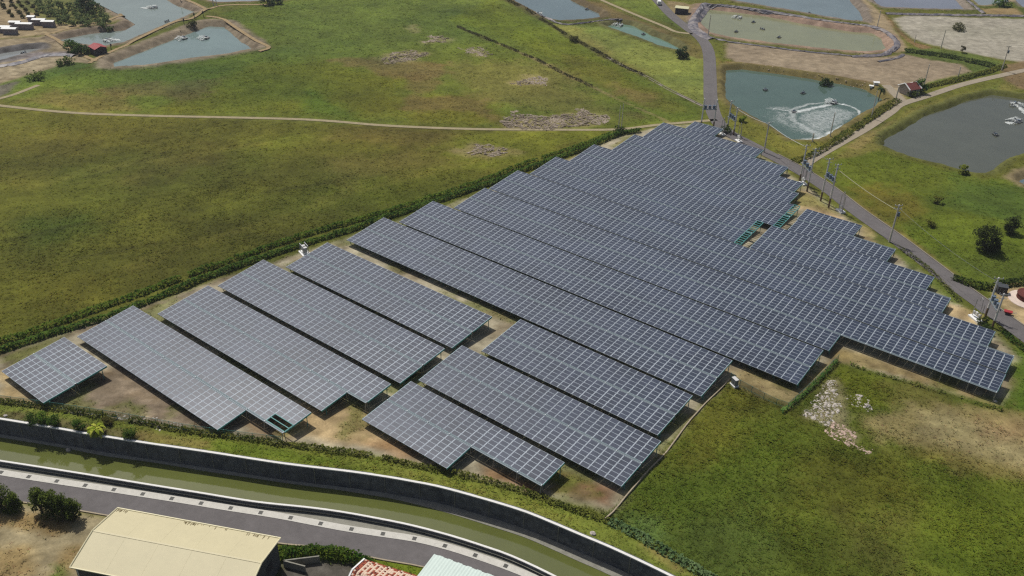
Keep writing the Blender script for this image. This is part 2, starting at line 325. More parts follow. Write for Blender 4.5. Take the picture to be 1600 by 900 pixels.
# ------------------------------------------------------------------ the ground sheet: dense where the photograph looks, coarse out to the horizon
gx = np.concatenate([-480-np.cumsum(4*1.45**np.arange(19))[::-1], np.arange(-480, 101, 1.0), 100+np.cumsum(4*1.45**np.arange(19))])
gy = np.concatenate([10-np.cumsum(4*1.45**np.arange(19))[::-1], np.arange(10, 566, 1.0), 565+np.cumsum(4*1.45**np.arange(19))])
X0i, Y0i = 19, 19                      # index of x=-480, y=10
GX, GY = np.meshgrid(gx, gy, indexing='ij')
inner = (GX >= -481) & (GX <= 101) & (GY >= 9) & (GY <= 566)
# snap to the canal walls
for L in (CAN_F, CAN_N):
    P = resample(L, .5); cand = np.argwhere(inner & (dline(GX, GY, L) < .72))
    for i, j in cand:
        k = np.argmin((P[:, 0]-GX[i, j])**2+(P[:, 1]-GY[i, j])**2); GX[i, j], GY[i, j] = P[k]
canal_poly = np.vstack([CAN_F, CAN_N[::-1]])
d_canal = sdf(GX, GY, canal_poly)
ORCH = px([(-60, 60), (0, 50), (75, 56), (140, 40), (180, 27), (140, 0), (60, -30), (-80, -10)])
def P_(pts): return px(pts)
FARM = P_([(-30, 600), (0, 556), (60, 534), (120, 512), (200, 488), (300, 452), (400, 420), (500, 386), (600, 354), (700, 322), (800, 285), (900, 245), (960, 216), (1030, 198), (1095, 195), (1130, 208), (1165, 230), (1200, 250), (1250, 283), (1320, 338), (1388, 384), (1440, 424), (1500, 478), (1560, 524), (1600, 560), (1590, 640), (1500, 620), (1310, 566), (1230, 640), (1150, 605), (1100, 635), (1010, 740), (960, 800), (855, 776), (700, 736), (580, 712), (440, 692), (300, 672), (193, 655), (91, 640), (0, 628), (-60, 640)])
E_ = []   # zones: polygon, colour, edge softness (m), edge noise (m), strength, vegetation 0..1
def Z(pts, c, soft=2.0, nz=4.0, k=1.0, veg=None): E_.append((P_(pts) if not isinstance(pts, np.ndarray) else pts, c, soft, nz, k, veg))
BASE = (90, 93, 40)
# --- left field
Z([(-60, 170), (0, 168), (300, 185), (560, 196), (960, 204), (960, 212), (840, 250), (600, 335), (440, 385), (201, 465), (0, 535), (-80, 560)], (86, 87, 35), 2, 2, 1, 1)
Z([(420, 330), (600, 255), (760, 240), (940, 205), (950, 215), (830, 255), (640, 322), (480, 370)], (92, 94, 36), 10, 14, .9)
Z([(0, 470), (180, 420), (420, 330), (560, 320), (440, 380), (200, 462), (0, 530)], (84, 84, 34), 8, 10, .9)
Z([(700, 208), (900, 206), (950, 207), (880, 230), (760, 262), (690, 262), (660, 235)], (104, 112, 40), 8, 10, .85)
Z([(250, 238), (360, 222), (400, 235), (330, 262), (240, 285), (170, 290)], (92, 84, 42), 8, 12, .6)
Z([(0, 205), (120, 200), (160, 230), (60, 290), (0, 300)], (90, 84, 40), 8, 12, .5)
Z([(520, 250), (640, 235), (700, 250), (620, 275), (540, 280)], (106, 98, 54), 6, 10, .6)
Z([(560, 190), (720, 205), (700, 225), (600, 228), (520, 215)], (96, 88, 48), 6, 10, .7)
Z([(40, 350), (140, 330), (160, 350), (70, 378)], (66, 84, 34), 6, 8, .6)
Z([(340, 235), (470, 200), (480, 215), (400, 260)], (92, 100, 36), 6, 8, .5)
Z([(715, 236), (740, 226), (790, 232), (800, 240), (770, 246), (730, 246)], (132, 124, 94), 2.5, 5, .75, 1)
for q in ([(130, 278), (190, 262), (250, 242), (300, 228)], [(0, 378), (60, 366), (120, 352), (180, 348)], [(300, 330), (420, 300), (520, 285)], [(60, 420), (160, 396), (260, 380)]):
    l_ = smooth_line(px(q), 5); n_ = normals2(l_); Z(np.vstack([l_+n_*.8, (l_-n_*.8)[::-1]]), (58, 58, 28), .8, 1.5, .45, 1)
for q in ([(20, 300), (140, 268), (300, 240), (420, 222)], [(200, 420), (330, 372), (470, 330), (560, 290)], [(560, 300), (700, 262), (800, 236)]):
    l_ = smooth_line(px(q), 5); n_ = normals2(l_); Z(np.vstack([l_+n_*1.4, (l_-n_*1.4)[::-1]]), (108, 104, 50), 1.2, 3, .4, 1)
# --- upper field
Z([(0, 150), (60, 128), (150, 104), (290, 98), (430, 75), (400, 55), (345, 20), (420, 5), (470, 0), (780, -6), (850, 36), (1010, 122), (1096, 168), (1090, 186), (960, 200), (760, 200), (560, 193), (440, 184), (200, 178), (20, 165)], (93, 104, 42), 2, 2, 1, 1)
Z([(420, 5), (780, -6), (840, 40), (760, 60), (560, 90), (400, 90), (430, 60)], (88, 100, 46), 8, 12, .8)
Z([(770, 0), (850, 40), (1000, 122), (1000, 150), (880, 100), (790, 60), (700, 30)], (98, 106, 34), 5, 6, .85)
Z([(400, 100), (500, 95), (640, 118), (640, 172), (560, 188), (470, 183), (350, 175), (250, 175), (310, 140)], (98, 100, 34), 8, 10, .9)
Z([(660, 150), (770, 150), (790, 190), (650, 195), (630, 180)], (102, 102, 36), 6, 8, .8)
Z([(760, 90), (860, 105), (960, 165), (990, 190), (930, 192), (840, 180), (740, 150), (700, 105)], (106, 104, 58), 6, 10, .75)
Z([(480, 140), (560, 172), (556, 188), (500, 184), (470, 178)], (84, 108, 38), 5, 8, .7)
Z([(515, 94), (560, 89), (612, 94), (700, 100), (690, 116), (650, 124), (600, 116)], (110, 94, 64), 2.5, 6, .75)
Z([(640, 112), (672, 112), (682, 130), (650, 158), (700, 150), (752, 156), (772, 176), (786, 190), (740, 178), (690, 172), (640, 176), (628, 170)], (106, 94, 60), 2, 6, .7)
Z([(148, 140), (230, 128), (330, 125), (330, 145), (290, 152), (200, 150)], (104, 92, 60), 4, 8, .75)
Z([(24, 158), (70, 146), (190, 150), (220, 172), (120, 172)], (112, 100, 62), 4, 8, .65)
Z([(300, 162), (440, 140), (480, 150), (430, 172), (330, 176)], (92, 100, 36), 4, 6, .6)
for q in ([(585, 92), (612, 82), (645, 79), (668, 84), (650, 94), (612, 99)], [(664, 66), (680, 57), (702, 60), (700, 67)], [(628, 46), (645, 40), (662, 44), (650, 50)], [(720, 76), (750, 73), (770, 86), (750, 92)], [(800, 130), (822, 120), (850, 122), (848, 133)], [(790, 192), (806, 178), (850, 184), (905, 174), (944, 180), (936, 193), (870, 201), (800, 198)]):
    Z(q, (138, 130, 100), 2.5, 5, .75, 1)
# --- strip between the ditches
Z([(880, 85), (960, 110), (1040, 150), (1050, 175), (1000, 165), (900, 112)], (102, 98, 44), 4, 8, .6)
Z([(960, 130), (1020, 150), (1010, 165), (960, 150)], (122, 104, 70), 3, 6, .6)
Z([(975, 165), (1010, 178), (1020, 188), (975, 186)], (92, 84, 52), 2, 4, .7)
# --- reed field beside the road
Z([(862, 38), (900, 38), (945, 44), (997, 62), (1034, 77), (1066, 86), (1095, 80), (1103, 124), (1103, 160), (1096, 166), (1010, 118), (930, 78)], (118, 124, 66), 2, 3, 1, 1)
Z([(862, 38), (900, 40), (960, 90), (1020, 120), (1000, 118), (930, 80)], (128, 118, 72), 3, 4, .6)
Z([(945, 0), (1000, 20), (1070, 44), (1050, 28), (1020, 0)], (92, 104, 48), 2, 2, 1, 1)
Z([(898, 0), (940, 5), (1000, 32), (1070, 58), (1100, 75), (1090, 90), (1066, 84), (1000, 45), (940, 24)], (112, 96, 66), 2, 3, .9, .6)
Z([(1040, 50), (1085, 56), (1100, 80), (1096, 92), (1070, 80), (1045, 64)], (98, 92, 52), 2, 3, .8, .9)
# --- right meadow
Z([(1280, 252), (1340, 226), (1400, 242), (1480, 266), (1530, 280), (1600, 270), (1720, 330), (1720, 560), (1600, 500), (1470, 412), (1350, 320), (1290, 280)], (85, 96, 33), 2, 2, 1, 1)
Z([(1320, 285), (1400, 290), (1440, 340), (1380, 350), (1330, 310)], (104, 94, 42), 4, 8, .75)
Z([(1470, 270), (1600, 290), (1700, 340), (1600, 350), (1480, 320)], (70, 92, 42), 6, 10, .7)
Z([(1420, 390), (1600, 410), (1600, 450), (1560, 450), (1480, 425)], (84, 94, 40), 3, 4, .7)
Z([(1310, 300), (1335, 312), (1480, 418), (1520, 446), (1505, 446), (1420, 388), (1345, 330)], (120, 104, 64), 1, 2, .8, .5)
Z([(1545, 445), (1600, 440), (1720, 470), (1720, 590), (1640, 545), (1580, 500), (1552, 478)], (166, 146, 108), 1.5, 2, 1, 0)
Z([(1540, 443), (1620, 438), (1700, 460), (1600, 450), (1560, 452)], (110, 98, 58), 1, 2, .8, .6)
# --- strips along the right ponds
Z([(1118, 85), (1135, 108), (1134, 160), (1146, 170), (1240, 226), (1272, 224), (1372, 168), (1384, 154), (1412, 162), (1396, 174), (1276, 243), (1252, 254), (1190, 222), (1142, 194), (1122, 170)], (106, 104, 48), 1.5, 2, 1, .9)
Z([(1120, 90), (1134, 100), (1133, 150), (1122, 150)], (114, 96, 60), 1, 2, .8)
Z([(1290, 254), (1400, 185), (1420, 170), (1520, 142), (1590, 126), (1600, 140), (1550, 146), (1470, 170), (1400, 205), (1378, 232), (1350, 240)], (106, 102, 56), 1.5, 2, 1, .9)
Z([(1320, 230), (1360, 206), (1398, 185), (1386, 200), (1340, 232)], (130, 116, 78), 1, 2, .8)
Z([(1400, 196), (1470, 160), (1560, 132), (1562, 146), (1480, 168), (1410, 202)], (84, 98, 42), 1.5, 2, .7)
# --- dry ponds, top right
Z([(1136, 66), (1200, 74), (1330, 88), (1374, 90), (1410, 84), (1500, 100), (1522, 112), (1480, 124), (1442, 138), (1408, 140), (1380, 132), (1310, 120), (1230, 108), (1150, 98), (1134, 90)], (142, 127, 105), 1.5, 2, 1, 0)
Z([(1200, 84), (1320, 98), (1420, 120), (1400, 128), (1300, 112), (1190, 98)], (154, 139, 115), 5, 8, .6)
Z([(1396, 28), (1420, 24), (1540, 28), (1720, 32), (1720, 120), (1600, 98), (1560, 92), (1480, 76), (1430, 62), (1408, 48)], (160, 154, 138), 1.5, 2, 1, 0)
Z([(1440, 40), (1600, 45), (1600, 62), (1480, 56)], (150, 146, 128), 6, 8, .5)
Z([(1420, 76), (1440, 74), (1520, 84), (1572, 98), (1572, 110), (1480, 128), (1440, 136), (1450, 128), (1520, 112), (1505, 100), (1450, 92), (1412, 84)], (84, 96, 48), 1, 2, 1, 1)
Z([(1378, 16), (1400, 40), (1428, 66), (1450, 74), (1440, 76), (1412, 62), (1388, 36)], (120, 96, 70), 1, 2, .9, .5)
Z([(1325, 0), (1350, 0), (1380, 22), (1410, 60), (1418, 78), (1400, 84), (1390, 60), (1352, 34)], (156, 138, 110), 1, 2, .9, 0)
Z([(1534, 14), (1590, 12), (1600, 24), (1540, 22)], (148, 124, 90), 1, 2, .9, .2)
Z([(1132, 95), (1230, 108), (1300, 118), (1372, 131), (1378, 150), (1320, 132), (1215, 113), (1134, 106)], (112, 92, 62), 1, 2, .9, .6)
Z([(1380, 128), (1408, 138), (1420, 158), (1400, 164), (1384, 148)], (158, 142, 116), 1, 1, .9, 0)
Z([(1090, 10), (1100, 55), (1090, 50), (1072, 35), (1078, 14)], (104, 100, 104), 1, 1, .9, 0)
Z([(1040, 0), (1085, 8), (1080, 30), (1064, 38), (1046, 20)], (136, 118, 92), 1, 2, .8, .2)
Z([(1560, 100), (1620, 92), (1700, 110), (1700, 150), (1600, 140), (1566, 124)], (120, 100, 76), 1.5, 2, .9, .3)
# --- upper left ground
Z([(-80, -30), (60, -30), (150, -5), (200, 30), (140, 40), (72, 56), (-20, 62), (-80, 70)], (144, 128, 100), 2, 3, 1, .2)
Z([(30, 5), (60, -20), (150, -5), (190, 24), (170, 30), (110, 40), (70, 32)], (96, 100, 58), 2, 5, .9, .9)
Z([(-80, 66), (72, 56), (102, 70), (150, 98), (96, 108), (0, 134), (-80, 150)], (138, 124, 100), 1.5, 2, 1, .1)
Z([(-60, 98), (40, 90), (110, 86), (100, 96), (40, 116), (-60, 134)], (154, 141, 114), 1.5, 3, .9, 0)
Z([(-60, 100), (60, 82), (116, 80), (110, 88), (40, 92), (-60, 112)], (112, 106, 108), 1, 2, .8, 0)
Z([(0, 130), (60, 112), (110, 98), (150, 100), (60, 128), (20, 146), (-20, 150)], (88, 104, 46), 1, 2, .9, 1)
Z([(-40, 152), (0, 134), (30, 126), (20, 140), (-20, 160)], (108, 100, 96), 1, 2, .8, .1)
# --- the solar farm's own ground
Z(FARM, (162, 153, 131), 1, 1, 1, .12)
Z([(0, 556), (120, 515), (300, 455), (420, 415), (460, 400), (340, 440), (200, 498), (100, 530), (0, 580)], (104, 90, 72), 1, 1.5, .85, .2)
Z([(0, 580), (60, 560), (20, 600), (70, 640), (0, 625)], (176, 152, 108), 1, 2, .8)
Z([(165, 575), (210, 560), (345, 672), (300, 672), (193, 652), (90, 636)], (126, 112, 94), 1.5, 2, 1, .08)
Z([(120, 630), (193, 635), (310, 672), (250, 664), (130, 645)], (150, 132, 110), 1, 3, .6)
Z([(455, 640), (520, 620), (600, 640), (650, 700), (600, 700), (500, 690), (440, 680)], (176, 152, 112), 1.5, 2.5, .9)
Z([(560, 690), (640, 690), (700, 730), (620, 715)], (150, 118, 84), 1.5, 3, .8)
Z([(390, 660), (440, 655), (470, 690), (400, 680)], (136, 110, 80), 1, 2, .7)
Z([(870, 730), (960, 760), (955, 790), (880, 775), (850, 770)], (126, 92, 66), 1, 2, .9)
Z([(855, 735), (905, 745), (930, 790), (870, 775)], (98, 92, 48), 1, 2, .7, .3)
Z([(740, 720), (840, 760), (850, 772), (760, 745)], (140, 98, 64), 1, 2, .8, .2)
Z([(1140, 580), (1170, 570), (1240, 600), (1310, 545), (1330, 560), (1235, 640), (1150, 604)], (140, 124, 86), 1.5, 2.5, .9, .25)
Z([(1300, 545), (1330, 548), (1500, 600), (1580, 640), (1560, 640), (1450, 600), (1310, 565)], (140, 122, 80), 1, 2, .85, .3)
Z([(1240, 300), (1262, 300), (1320, 345), (1310, 350), (1262, 328), (1235, 325)], (186, 162, 122), 1, 1.5, .9)
Z([(1345, 350), (1395, 385), (1400, 400), (1345, 372)], (166, 148, 108), 1, 2, .8)
Z([(1460, 470), (1540, 490), (1535, 510), (1480, 495)], (176, 152, 112), 1, 2, .85)
Z([(1440, 424), (1470, 438), (1505, 470), (1490, 474), (1455, 450)], (88, 100, 36), .8, 1.5, .9, .6)
Z([(1370, 362), (1400, 380), (1440, 420), (1430, 426), (1390, 392), (1366, 374)], (86, 96, 40), .8, 1.5, .9, .6)
Z([(1545, 520), (1620, 560), (1640, 660), (1560, 640), (1590, 560)], (84, 104, 34), 1, 1.5, 1, .8)
# --- lower right field
Z([(1308, 566), (1600, 645), (1760, 700), (1760, 1060), (1150, 1060), (1085, 900), (1004, 842), (960, 802), (1010, 742), (1100, 637), (1142, 594), (1150, 606), (1230, 642)], (85, 92, 36), 1, 1, 1, 1)
Z([(1100, 640), (1150, 610), (1240, 640), (1270, 660), (1200, 730), (1130, 760), (1050, 740), (1040, 715)], (86, 84, 34), 3, 5, .8)
Z([(1240, 700), (1400, 720), (1430, 780), (1330, 820), (1240, 790)], (88, 84, 32), 4, 8, .5)
Z([(1000, 760), (1130, 700), (1220, 660), (1270, 680), (1180, 760), (1060, 820)], (80, 94, 33), 4, 6, .7)
Z([(1030, 830), (1160, 790), (1220, 850), (1260, 960), (1120, 960)], (90, 100, 48), 4, 6, .7)
Z([(1460, 740), (1600, 760), (1700, 900), (1500, 960), (1420, 850)], (80, 92, 30), 4, 8, .8)
Z([(1290, 790), (1420, 800), (1420, 900), (1300, 900)], (82, 80, 44), 4, 8, .6)
Z([(960, 806), (1010, 810), (1060, 850), (1020, 850)], (100, 116, 66), 1.5, 3, .7, 1)
Z([(1310, 568), (1345, 580), (1420, 600), (1400, 640), (1330, 640), (1280, 620)], (94, 98, 32), 2, 3, .85)
Z([(1376, 600), (1440, 596), (1500, 630), (1600, 640), (1600, 660), (1480, 650), (1380, 630)], (108, 100, 56), 2, 4, .7)
Z([(1330, 655), (1400, 630), (1500, 632), (1660, 660), (1700, 770), (1600, 752), (1500, 724), (1440, 700), (1370, 690)], (134, 121, 84), 2, 5, .95, .5)
Z([(1440, 640), (1600, 670), (1640, 740), (1520, 705), (1430, 676)], (150, 138, 104), 3, 6, .7, .4)
Z([(1520, 650), (1600, 660), (1640, 700), (1560, 690)], (140, 112, 84), 3, 5, .6)
Z([(1470, 700), (1640, 752), (1640, 760), (1480, 728), (1380, 704)], (112, 104, 54), 2, 3, .7, .6)
Z([(1262, 650), (1290, 600), (1305, 592), (1320, 630), (1345, 690), (1330, 700), (1290, 670)], (146, 134, 112), 1, 3, .6, .35)
# --- berm between farm and canal
Z([(-60, 632), (0, 630), (193, 658), (303, 678), (440, 694), (580, 713), (700, 738), (855, 782), (954, 816), (1004, 846), (1085, 902), (1180, 1000), (1130, 980), (1046, 900), (908, 838), (754, 781), (600, 746), (440, 726), (220, 693), (0, 656), (-60, 646)], (116, 120, 54), 1, 1, 1, .8)
Z([(0, 640), (140, 662), (230, 684), (220, 692), (0, 656)], (96, 84, 62), 1, 2, .8, .4)
Z([(210, 672), (330, 690), (330, 706), (215, 690)], (124, 108, 66), 1, 2, .7, .4)
Z([(330, 688), (520, 712), (560, 735), (430, 722), (330, 706)], (92, 108, 34), 1, 2, .7, 1)
Z([(620, 730), (760, 765), (900, 815), (880, 822), (740, 775), (610, 745)], (124, 118, 62), 1, 2, .6)
Z([(1000, 852), (1040, 862), (1100, 910), (1050, 895)], (150, 132, 82), .8, 1.5, .8, .2)
# --- bottom left lot and yards
Z([(-80, 790), (0, 782), (121, 798), (185, 808), (200, 960), (-80, 980)], (152, 139, 110), 1, 1, 1, .15)
Z([(-20, 795), (60, 800), (130, 815), (90, 838), (30, 828), (-20, 826)], (140, 112, 72), 1, 2, .7, .5)
Z([(-20, 850), (50, 850), (70, 900), (-20, 920)], (136, 112, 74), 1.5, 3, .7, .5)
Z([(95, 852), (140, 846), (112, 900), (70, 910)], (128, 104, 68), 1, 2, .75, .5)
Z([(85, 878), (105, 880), (105, 905), (80, 905)], (78, 104, 40), .8, 1.5, .9, 1)
Z([(120, 806), (180, 806), (140, 846), (105, 836)], (146, 134, 106), 1, 2, .8)
Z([(438, 846), (505, 854), (592, 872), (662, 884), (660, 905), (560, 880), (500, 876), (440, 884)], (98, 108, 36), .8, 1, 1, 1)
Z([(440, 882), (500, 874), (556, 882), (520, 980), (430, 980)], (92, 88, 80), .8, 1, 1, 0)
for L_, w0 in ((DITCH1[:9], 1.1), (DITCH2[:20], 1.4)):
    n_ = normals2(L_); Z(np.vstack([L_+n_*w0, (L_-n_*w0)[::-1]]), (78, 76, 44), .7, 1.5, .8, 1)
n_ = normals2(DITCH1); Z(np.vstack([(DITCH1+n_*.7)[9:], (DITCH1-n_*.7)[9:][::-1]]), (134, 120, 86), .5, 1, .8, .4)
def ground_colour(X, Y):
    c = np.empty(X.shape+(3,)); c[:] = alb(BASE); veg = np.ones(X.shape)*.8
    n1 = fbm(X, Y, 14, 4, 1)-.5; n2 = fbm(X, Y, 3.2, 3, 5)-.5
    for poly, colr, soft, nz, k, vg in E_:
        lo, hi = poly.min(0)-soft-nz-2, poly.max(0)+soft+nz+2
        mk = (X > lo[0]) & (X < hi[0]) & (Y > lo[1]) & (Y < hi[1])
        if not mk.any(): continue
        d = sdf(X[mk], Y[mk], poly)+(n1[mk]*1.6+n2[mk]*1.0)*nz
        a = (1-sstep(-soft, soft, d))*k
        c[mk] = c[mk]*(1-a[:, None])+np.array(alb(colr))*a[:, None]
        if vg is not None: veg[mk] = veg[mk]*(1-a)+vg*a
    return c, veg
def pond_field(X, Y):
    """height, bank weight and bank colour from the ponds"""
    H = np.zeros(X.shape); BW = np.zeros(X.shape); BC = np.zeros(X.shape+(3,))
    for nm, poly, col, bcol, bw, crest, rg in PONDS:
        lo, hi = poly.min(0)-bw*3-3, poly.max(0)+bw*3+3
        mk = (X > lo[0]) & (X < hi[0]) & (Y > lo[1]) & (Y < hi[1])
        if not mk.any(): continue
        x, y = X[mk], Y[mk]; d = sdf(x, y, poly)+(fbm(x, y, 5, 3, 9)-.5)*1.3
        h = np.where(d < 0, WZ+np.maximum(d*.45, -1.6), WZ+(crest-WZ)*sstep(0, bw*.62, d))
        fall = 1-sstep(bw*.9, bw*1.7, d)
        h = np.where(d > bw*.62, crest*fall, h)
        lowest = h < H[mk]; H[mk] = np.where((d < bw*.62) & lowest, h, np.where(H[mk] < 0, H[mk], np.maximum(H[mk], h)))
        wgt = (1-sstep(bw*.8, bw*1.5, d+(fbm(x, y, 4, 3, 3)-.5)*2.5))
        up = wgt > BW[mk]; BW[mk] = np.where(up, wgt, BW[mk]); t = BC[mk]; t[up] = alb(bcol); BC[mk] = t
    return H, BW, BC
def ground_all(X, Y):
    c, veg = ground_colour(X, Y)
    fm = (1-sstep(-1.5, .5, sdf(X, Y, FARM)))*sstep(.52, .66, fbm(X, Y, 8, 4, 101))*.62
    c = c*(1-fm[..., None])+np.array(alb((96, 104, 44)))*fm[..., None]; veg = np.maximum(veg, fm*.9)
    fm = (1-sstep(-1.5, .5, sdf(X, Y, FARM)))*sstep(.55, .7, fbm(X, Y, 5, 4, 107))*.5
    c = c*(1-fm[..., None])+np.array(alb((116, 98, 72)))*fm[..., None]
    H, BW, BC = pond_field(X, Y)
    bn = .75+.5*fbm(X, Y, 3, 3, 21)
    c = c*(1+veg[..., None]*np.array([.09, .11, -.16])); c = c*(1-BW[..., None])+BC*bn[..., None]*BW[..., None]; veg = veg*(1-.75*BW)
    # patches inside the vegetation: drier, darker and yellower clumps
    p = fbm((X*.85+Y*.5)*.6, Y*.85-X*.5, 48, 5, 31); p2 = fbm((X*.8+Y*.6)*.5, Y*.8-X*.6, 22, 4, 37); q = fbm(X, Y, 9, 4, 41); s = fbm(X, Y, 2.2, 3, 51)
    v3 = np.clip(veg, 0, 1)[..., None]
    warm = np.stack([1+.75*(p-.5)+.85*(p2-.5), 1+.35*(p-.5)+.75*(p2-.5), 1+.4*(p-.5)+.5*(p2-.5)], -1)
    c = c*(1-v3+v3*warm)*(1+(.36*v3[..., 0]+.3)[..., None]*(q-.5)[..., None])*(1+(.5*(s-.5))[..., None])
    drr = np.full(X.shape, 1e3); drb = np.full(X.shape, 1e3)
    for L, wd in ((ROAD, 2.6), (LANE, 1.7), (PATH, 1.1), (PATH2, 1.2), (PATH3, 1.), (YARD, 1.8)): drr = np.minimum(drr, dline(X, Y, L)-wd)
    for L in BANKP: drb = np.minimum(drb, dline(X, Y, L)-.9)
    dr = np.minimum(drr, drb); flat = sstep(.2, 2.5, dr); veg = veg*flat
    bare = (1-np.clip(veg, 0, 1))*np.where(Y > 300, .4, 1)*(1.0*(fbm(X, Y, 2.6, 4, 81)-.5)+.6*(vnoise(X, Y, 1.1, 83)-.5)); c = c*(1+bare[..., None]*np.array([1, 1.03, 1.1]))
    bump = (fbm(X, Y, 9, 3, 61)-.5)*.35+(fbm(X, Y, 2.4, 3, 71)-.5)*.55
    z = H+bump*np.clip(veg, .08, 1)*sstep(0, 1.5, np.abs(d_c(X, Y)))*np.where(H < -.3, .25, 1)
    fr = sstep(.1, 2.0, drr); z = np.where(H > -.6, z*fr+(1-fr)*-.03, z)
    return c, veg, z, dr
def d_c(X, Y): return sdf(X, Y, canal_poly)
gc, gveg, gz, gdr = ground_all(GX, GY)
gz = np.where(inner, gz, 0.0)
# canal edge levels: berm at .2, road side at 0
dF = dline(GX, GY, CAN_F); near_berm = (dF < 6) & (d_canal > -.3)
gz = np.where(near_berm, gz+.18*(1-sstep(1, 6, dF)), gz)
strip_poly = np.vstack([CAN_N, RE[::-1]])
gz = np.where(sdf(GX, GY, strip_poly) < .6, -.03, gz)
nxg, nyg = GX.shape; idx = np.arange(nxg*nyg).reshape(nxg, nyg)
Fq = np.stack([idx[:-1, :-1], idx[1:, :-1], idx[1:, 1:], idx[:-1, 1:]], -1).reshape(-1, 4)
cx = GX.ravel()[Fq].mean(1); cy = GY.ravel()[Fq].mean(1)
nearc = (cx > canal_poly[:, 0].min()-2) & (cx < canal_poly[:, 0].max()+2) & (cy > canal_poly[:, 1].min()-2) & (cy < canal_poly[:, 1].max()+2)
keep = np.ones(len(Fq), bool); keep[nearc] = sdf(cx[nearc], cy[nearc], canal_poly) > 0
ground = np_mesh('ground', np.stack([GX, GY, gz], -1).reshape(-1, 3), Fq[keep], MT['ground'], col=gc.reshape(-1, 3), smooth=True)
ground['kind'] = 'structure'
def gi(x, y):
    return np.clip(np.round(np.asarray(x)+480).astype(int), 0, 580)+X0i, np.clip(np.round(np.asarray(y)-10).astype(int), 0, 555)+Y0i
def gh(x, y): i, j = gi(x, y); return gz[i, j]
def gpos(x, y, z=0.0):
    """ground point under pixel (x, y)"""
    p = at(x, y, z); p[2] = float(gh(p[0], p[1])); return p
# ------------------------------------------------------------------ water, roads and paths as sheets
for nm, poly, colr, bcol, bw, crest, rg in PONDS:
    c = poly.mean(0); q = poly+(poly-c)/np.linalg.norm(poly-c, axis=1)[:, None]*1.6
    b = MB(); b.add([(x, y, WZ) for x, y in q], [tuple(range(len(q)))])
    tag(b.build('pond_water', water_material('water_'+nm, colr, rg)), kind='structure')
b = MB(); PF, PN = resample(CAN_F, 2), resample(CAN_N, 2); n = min(len(PF), len(PN))
PFs = PF[np.linspace(0, len(PF)-1, 120).astype(int)]; PNs = PN[np.linspace(0, len(PN)-1, 120).astype(int)]
for i in range(119): b.add([(*PNs[i], -3.5), (*PNs[i+1], -3.5), (*PFs[i+1], -3.5), (*PFs[i], -3.5)], [(0, 1, 2, 3)])
tag(b.build('canal_water', water_material('water_canal', (96, 102, 52), .05, spec=.9, ior=1.5)), kind='structure')
def ribbon(name, line, wd, z, m, ground_follow=False, z2=None):
    P = resample(line, 2.0 if len(line) > 6 else 1.0); N = normals2(P); b = MB(); V = []
    for p, nn in zip(P, N):
        for s in (-1, 1):
            q = p+nn*s*wd*(1+.0); V.append((*q, (gh(*q)+z) if ground_follow else z))
    F = [(2*i, 2*i+1, 2*i+3, 2*i+2) for i in range(len(P)-1)]
    b.add(V, [tuple(reversed(f)) for f in F]); return tag(b.build(name, m), kind='structure')
ribbon('road', ROAD, 2.4, .05, MT['asphalt'])
ribbon('lane', LANE, 1.5, .046, MT['lane'])
ribbon('yard_path', YARD, 1.7, .042, MT['lane'])
ribbon('path', PATH, .85, .05, MT['dirt'])
ribbon('path', PATH2, 1.0, .05, MT['dirt'])
ribbon('path', PATH3, .9, .05, MT['dirt'])
for L in BANKP:
    P = resample(L, 1.0); N = normals2(P); b = MB(); V = []
    for p, nn in zip(P, N):
        h = max(gh(*(p+nn*s*.8)) for s in (-1, 0, 1))+.1
        for s in (-1, 1): V.append((*(p+nn*s*.8), h))
    b.add(V, [(2*i, 2*i+2, 2*i+3, 2*i+1) for i in range(len(P)-1)]); tag(b.build('bank_path', MT['sand_crest']), kind='structure')
# canal-side road, from the drain strip to its kerb
def sheet_between(name, A, B_, z, m, n=90):
    A = resample(A, .5); B_ = resample(B_, .5); A = A[np.linspace(0, len(A)-1, n).astype(int)]; B_ = B_[np.linspace(0, len(B_)-1, n).astype(int)]
    b = MB(); V = []
    for p, q in zip(A, B_): V += [(*p, z), (*q, z)]
    b.add(V, [(2*i, 2*i+1, 2*i+3, 2*i+2) for i in range(n-1)]); return tag(b.build(name, m), kind='structure')
sheet_between('road', RS, RE, .03, MT['asphalt'])
# ------------------------------------------------------------------ solar tables
YR, YL, PIT, TILT, HALF, GZ = 89.915, 72.091, 14.864, R(4.6), 6.377, 2.10
GUT = .26; RP = (HALF-GUT)/6; CW = 1.6667
ct, st = math.cos(TILT), math.sin(TILT)
def module_mesh():
    x, y, h = .815, RP/2-.014, .036; fx, fy = .066, .030
    V = [(-x, -y, -h), (x, -y, -h), (x, y, -h), (-x, y, -h), (-x, -y, 0), (x, -y, 0), (x, y, 0), (-x, y, 0),
         (-x+fx, -y+fy, 0), (x-fx, -y+fy, 0), (x-fx, y-fy, 0), (-x+fx, y-fy, 0)]
    F = [(0, 3, 2, 1), (0, 1, 5, 4), (1, 2, 6, 5), (2, 3, 7, 6), (3, 0, 4, 7), (4, 5, 9, 8), (5, 6, 10, 9), (6, 7, 11, 10), (7, 4, 8, 11), (8, 9, 10, 11)]
    return np.array(V), np.array(F), np.array([0]*9+[1])
MV, MF, MM = module_mesh()
mod_me = bpy.data.meshes.new('solar_panel'); mod_me.from_pydata(MV.tolist(), [], MF.tolist())
for m_ in (MT['alu'], MT['cell']): mod_me.materials.append(m_)
mod_me.polygons.foreach_set('material_index', MM.astype(np.int32)); mod_me.update()
def slope(yp, zp=0.0):
    """point on the tilted deck: yp along the slope from the gutter, zp normal to it"""
    return yp*ct-zp*st, GZ+yp*st+zp*ct
TEAL2 = mat('teal_rail', (.07, .25, .235), .5, spec=.3, noise=.12, scale=2)
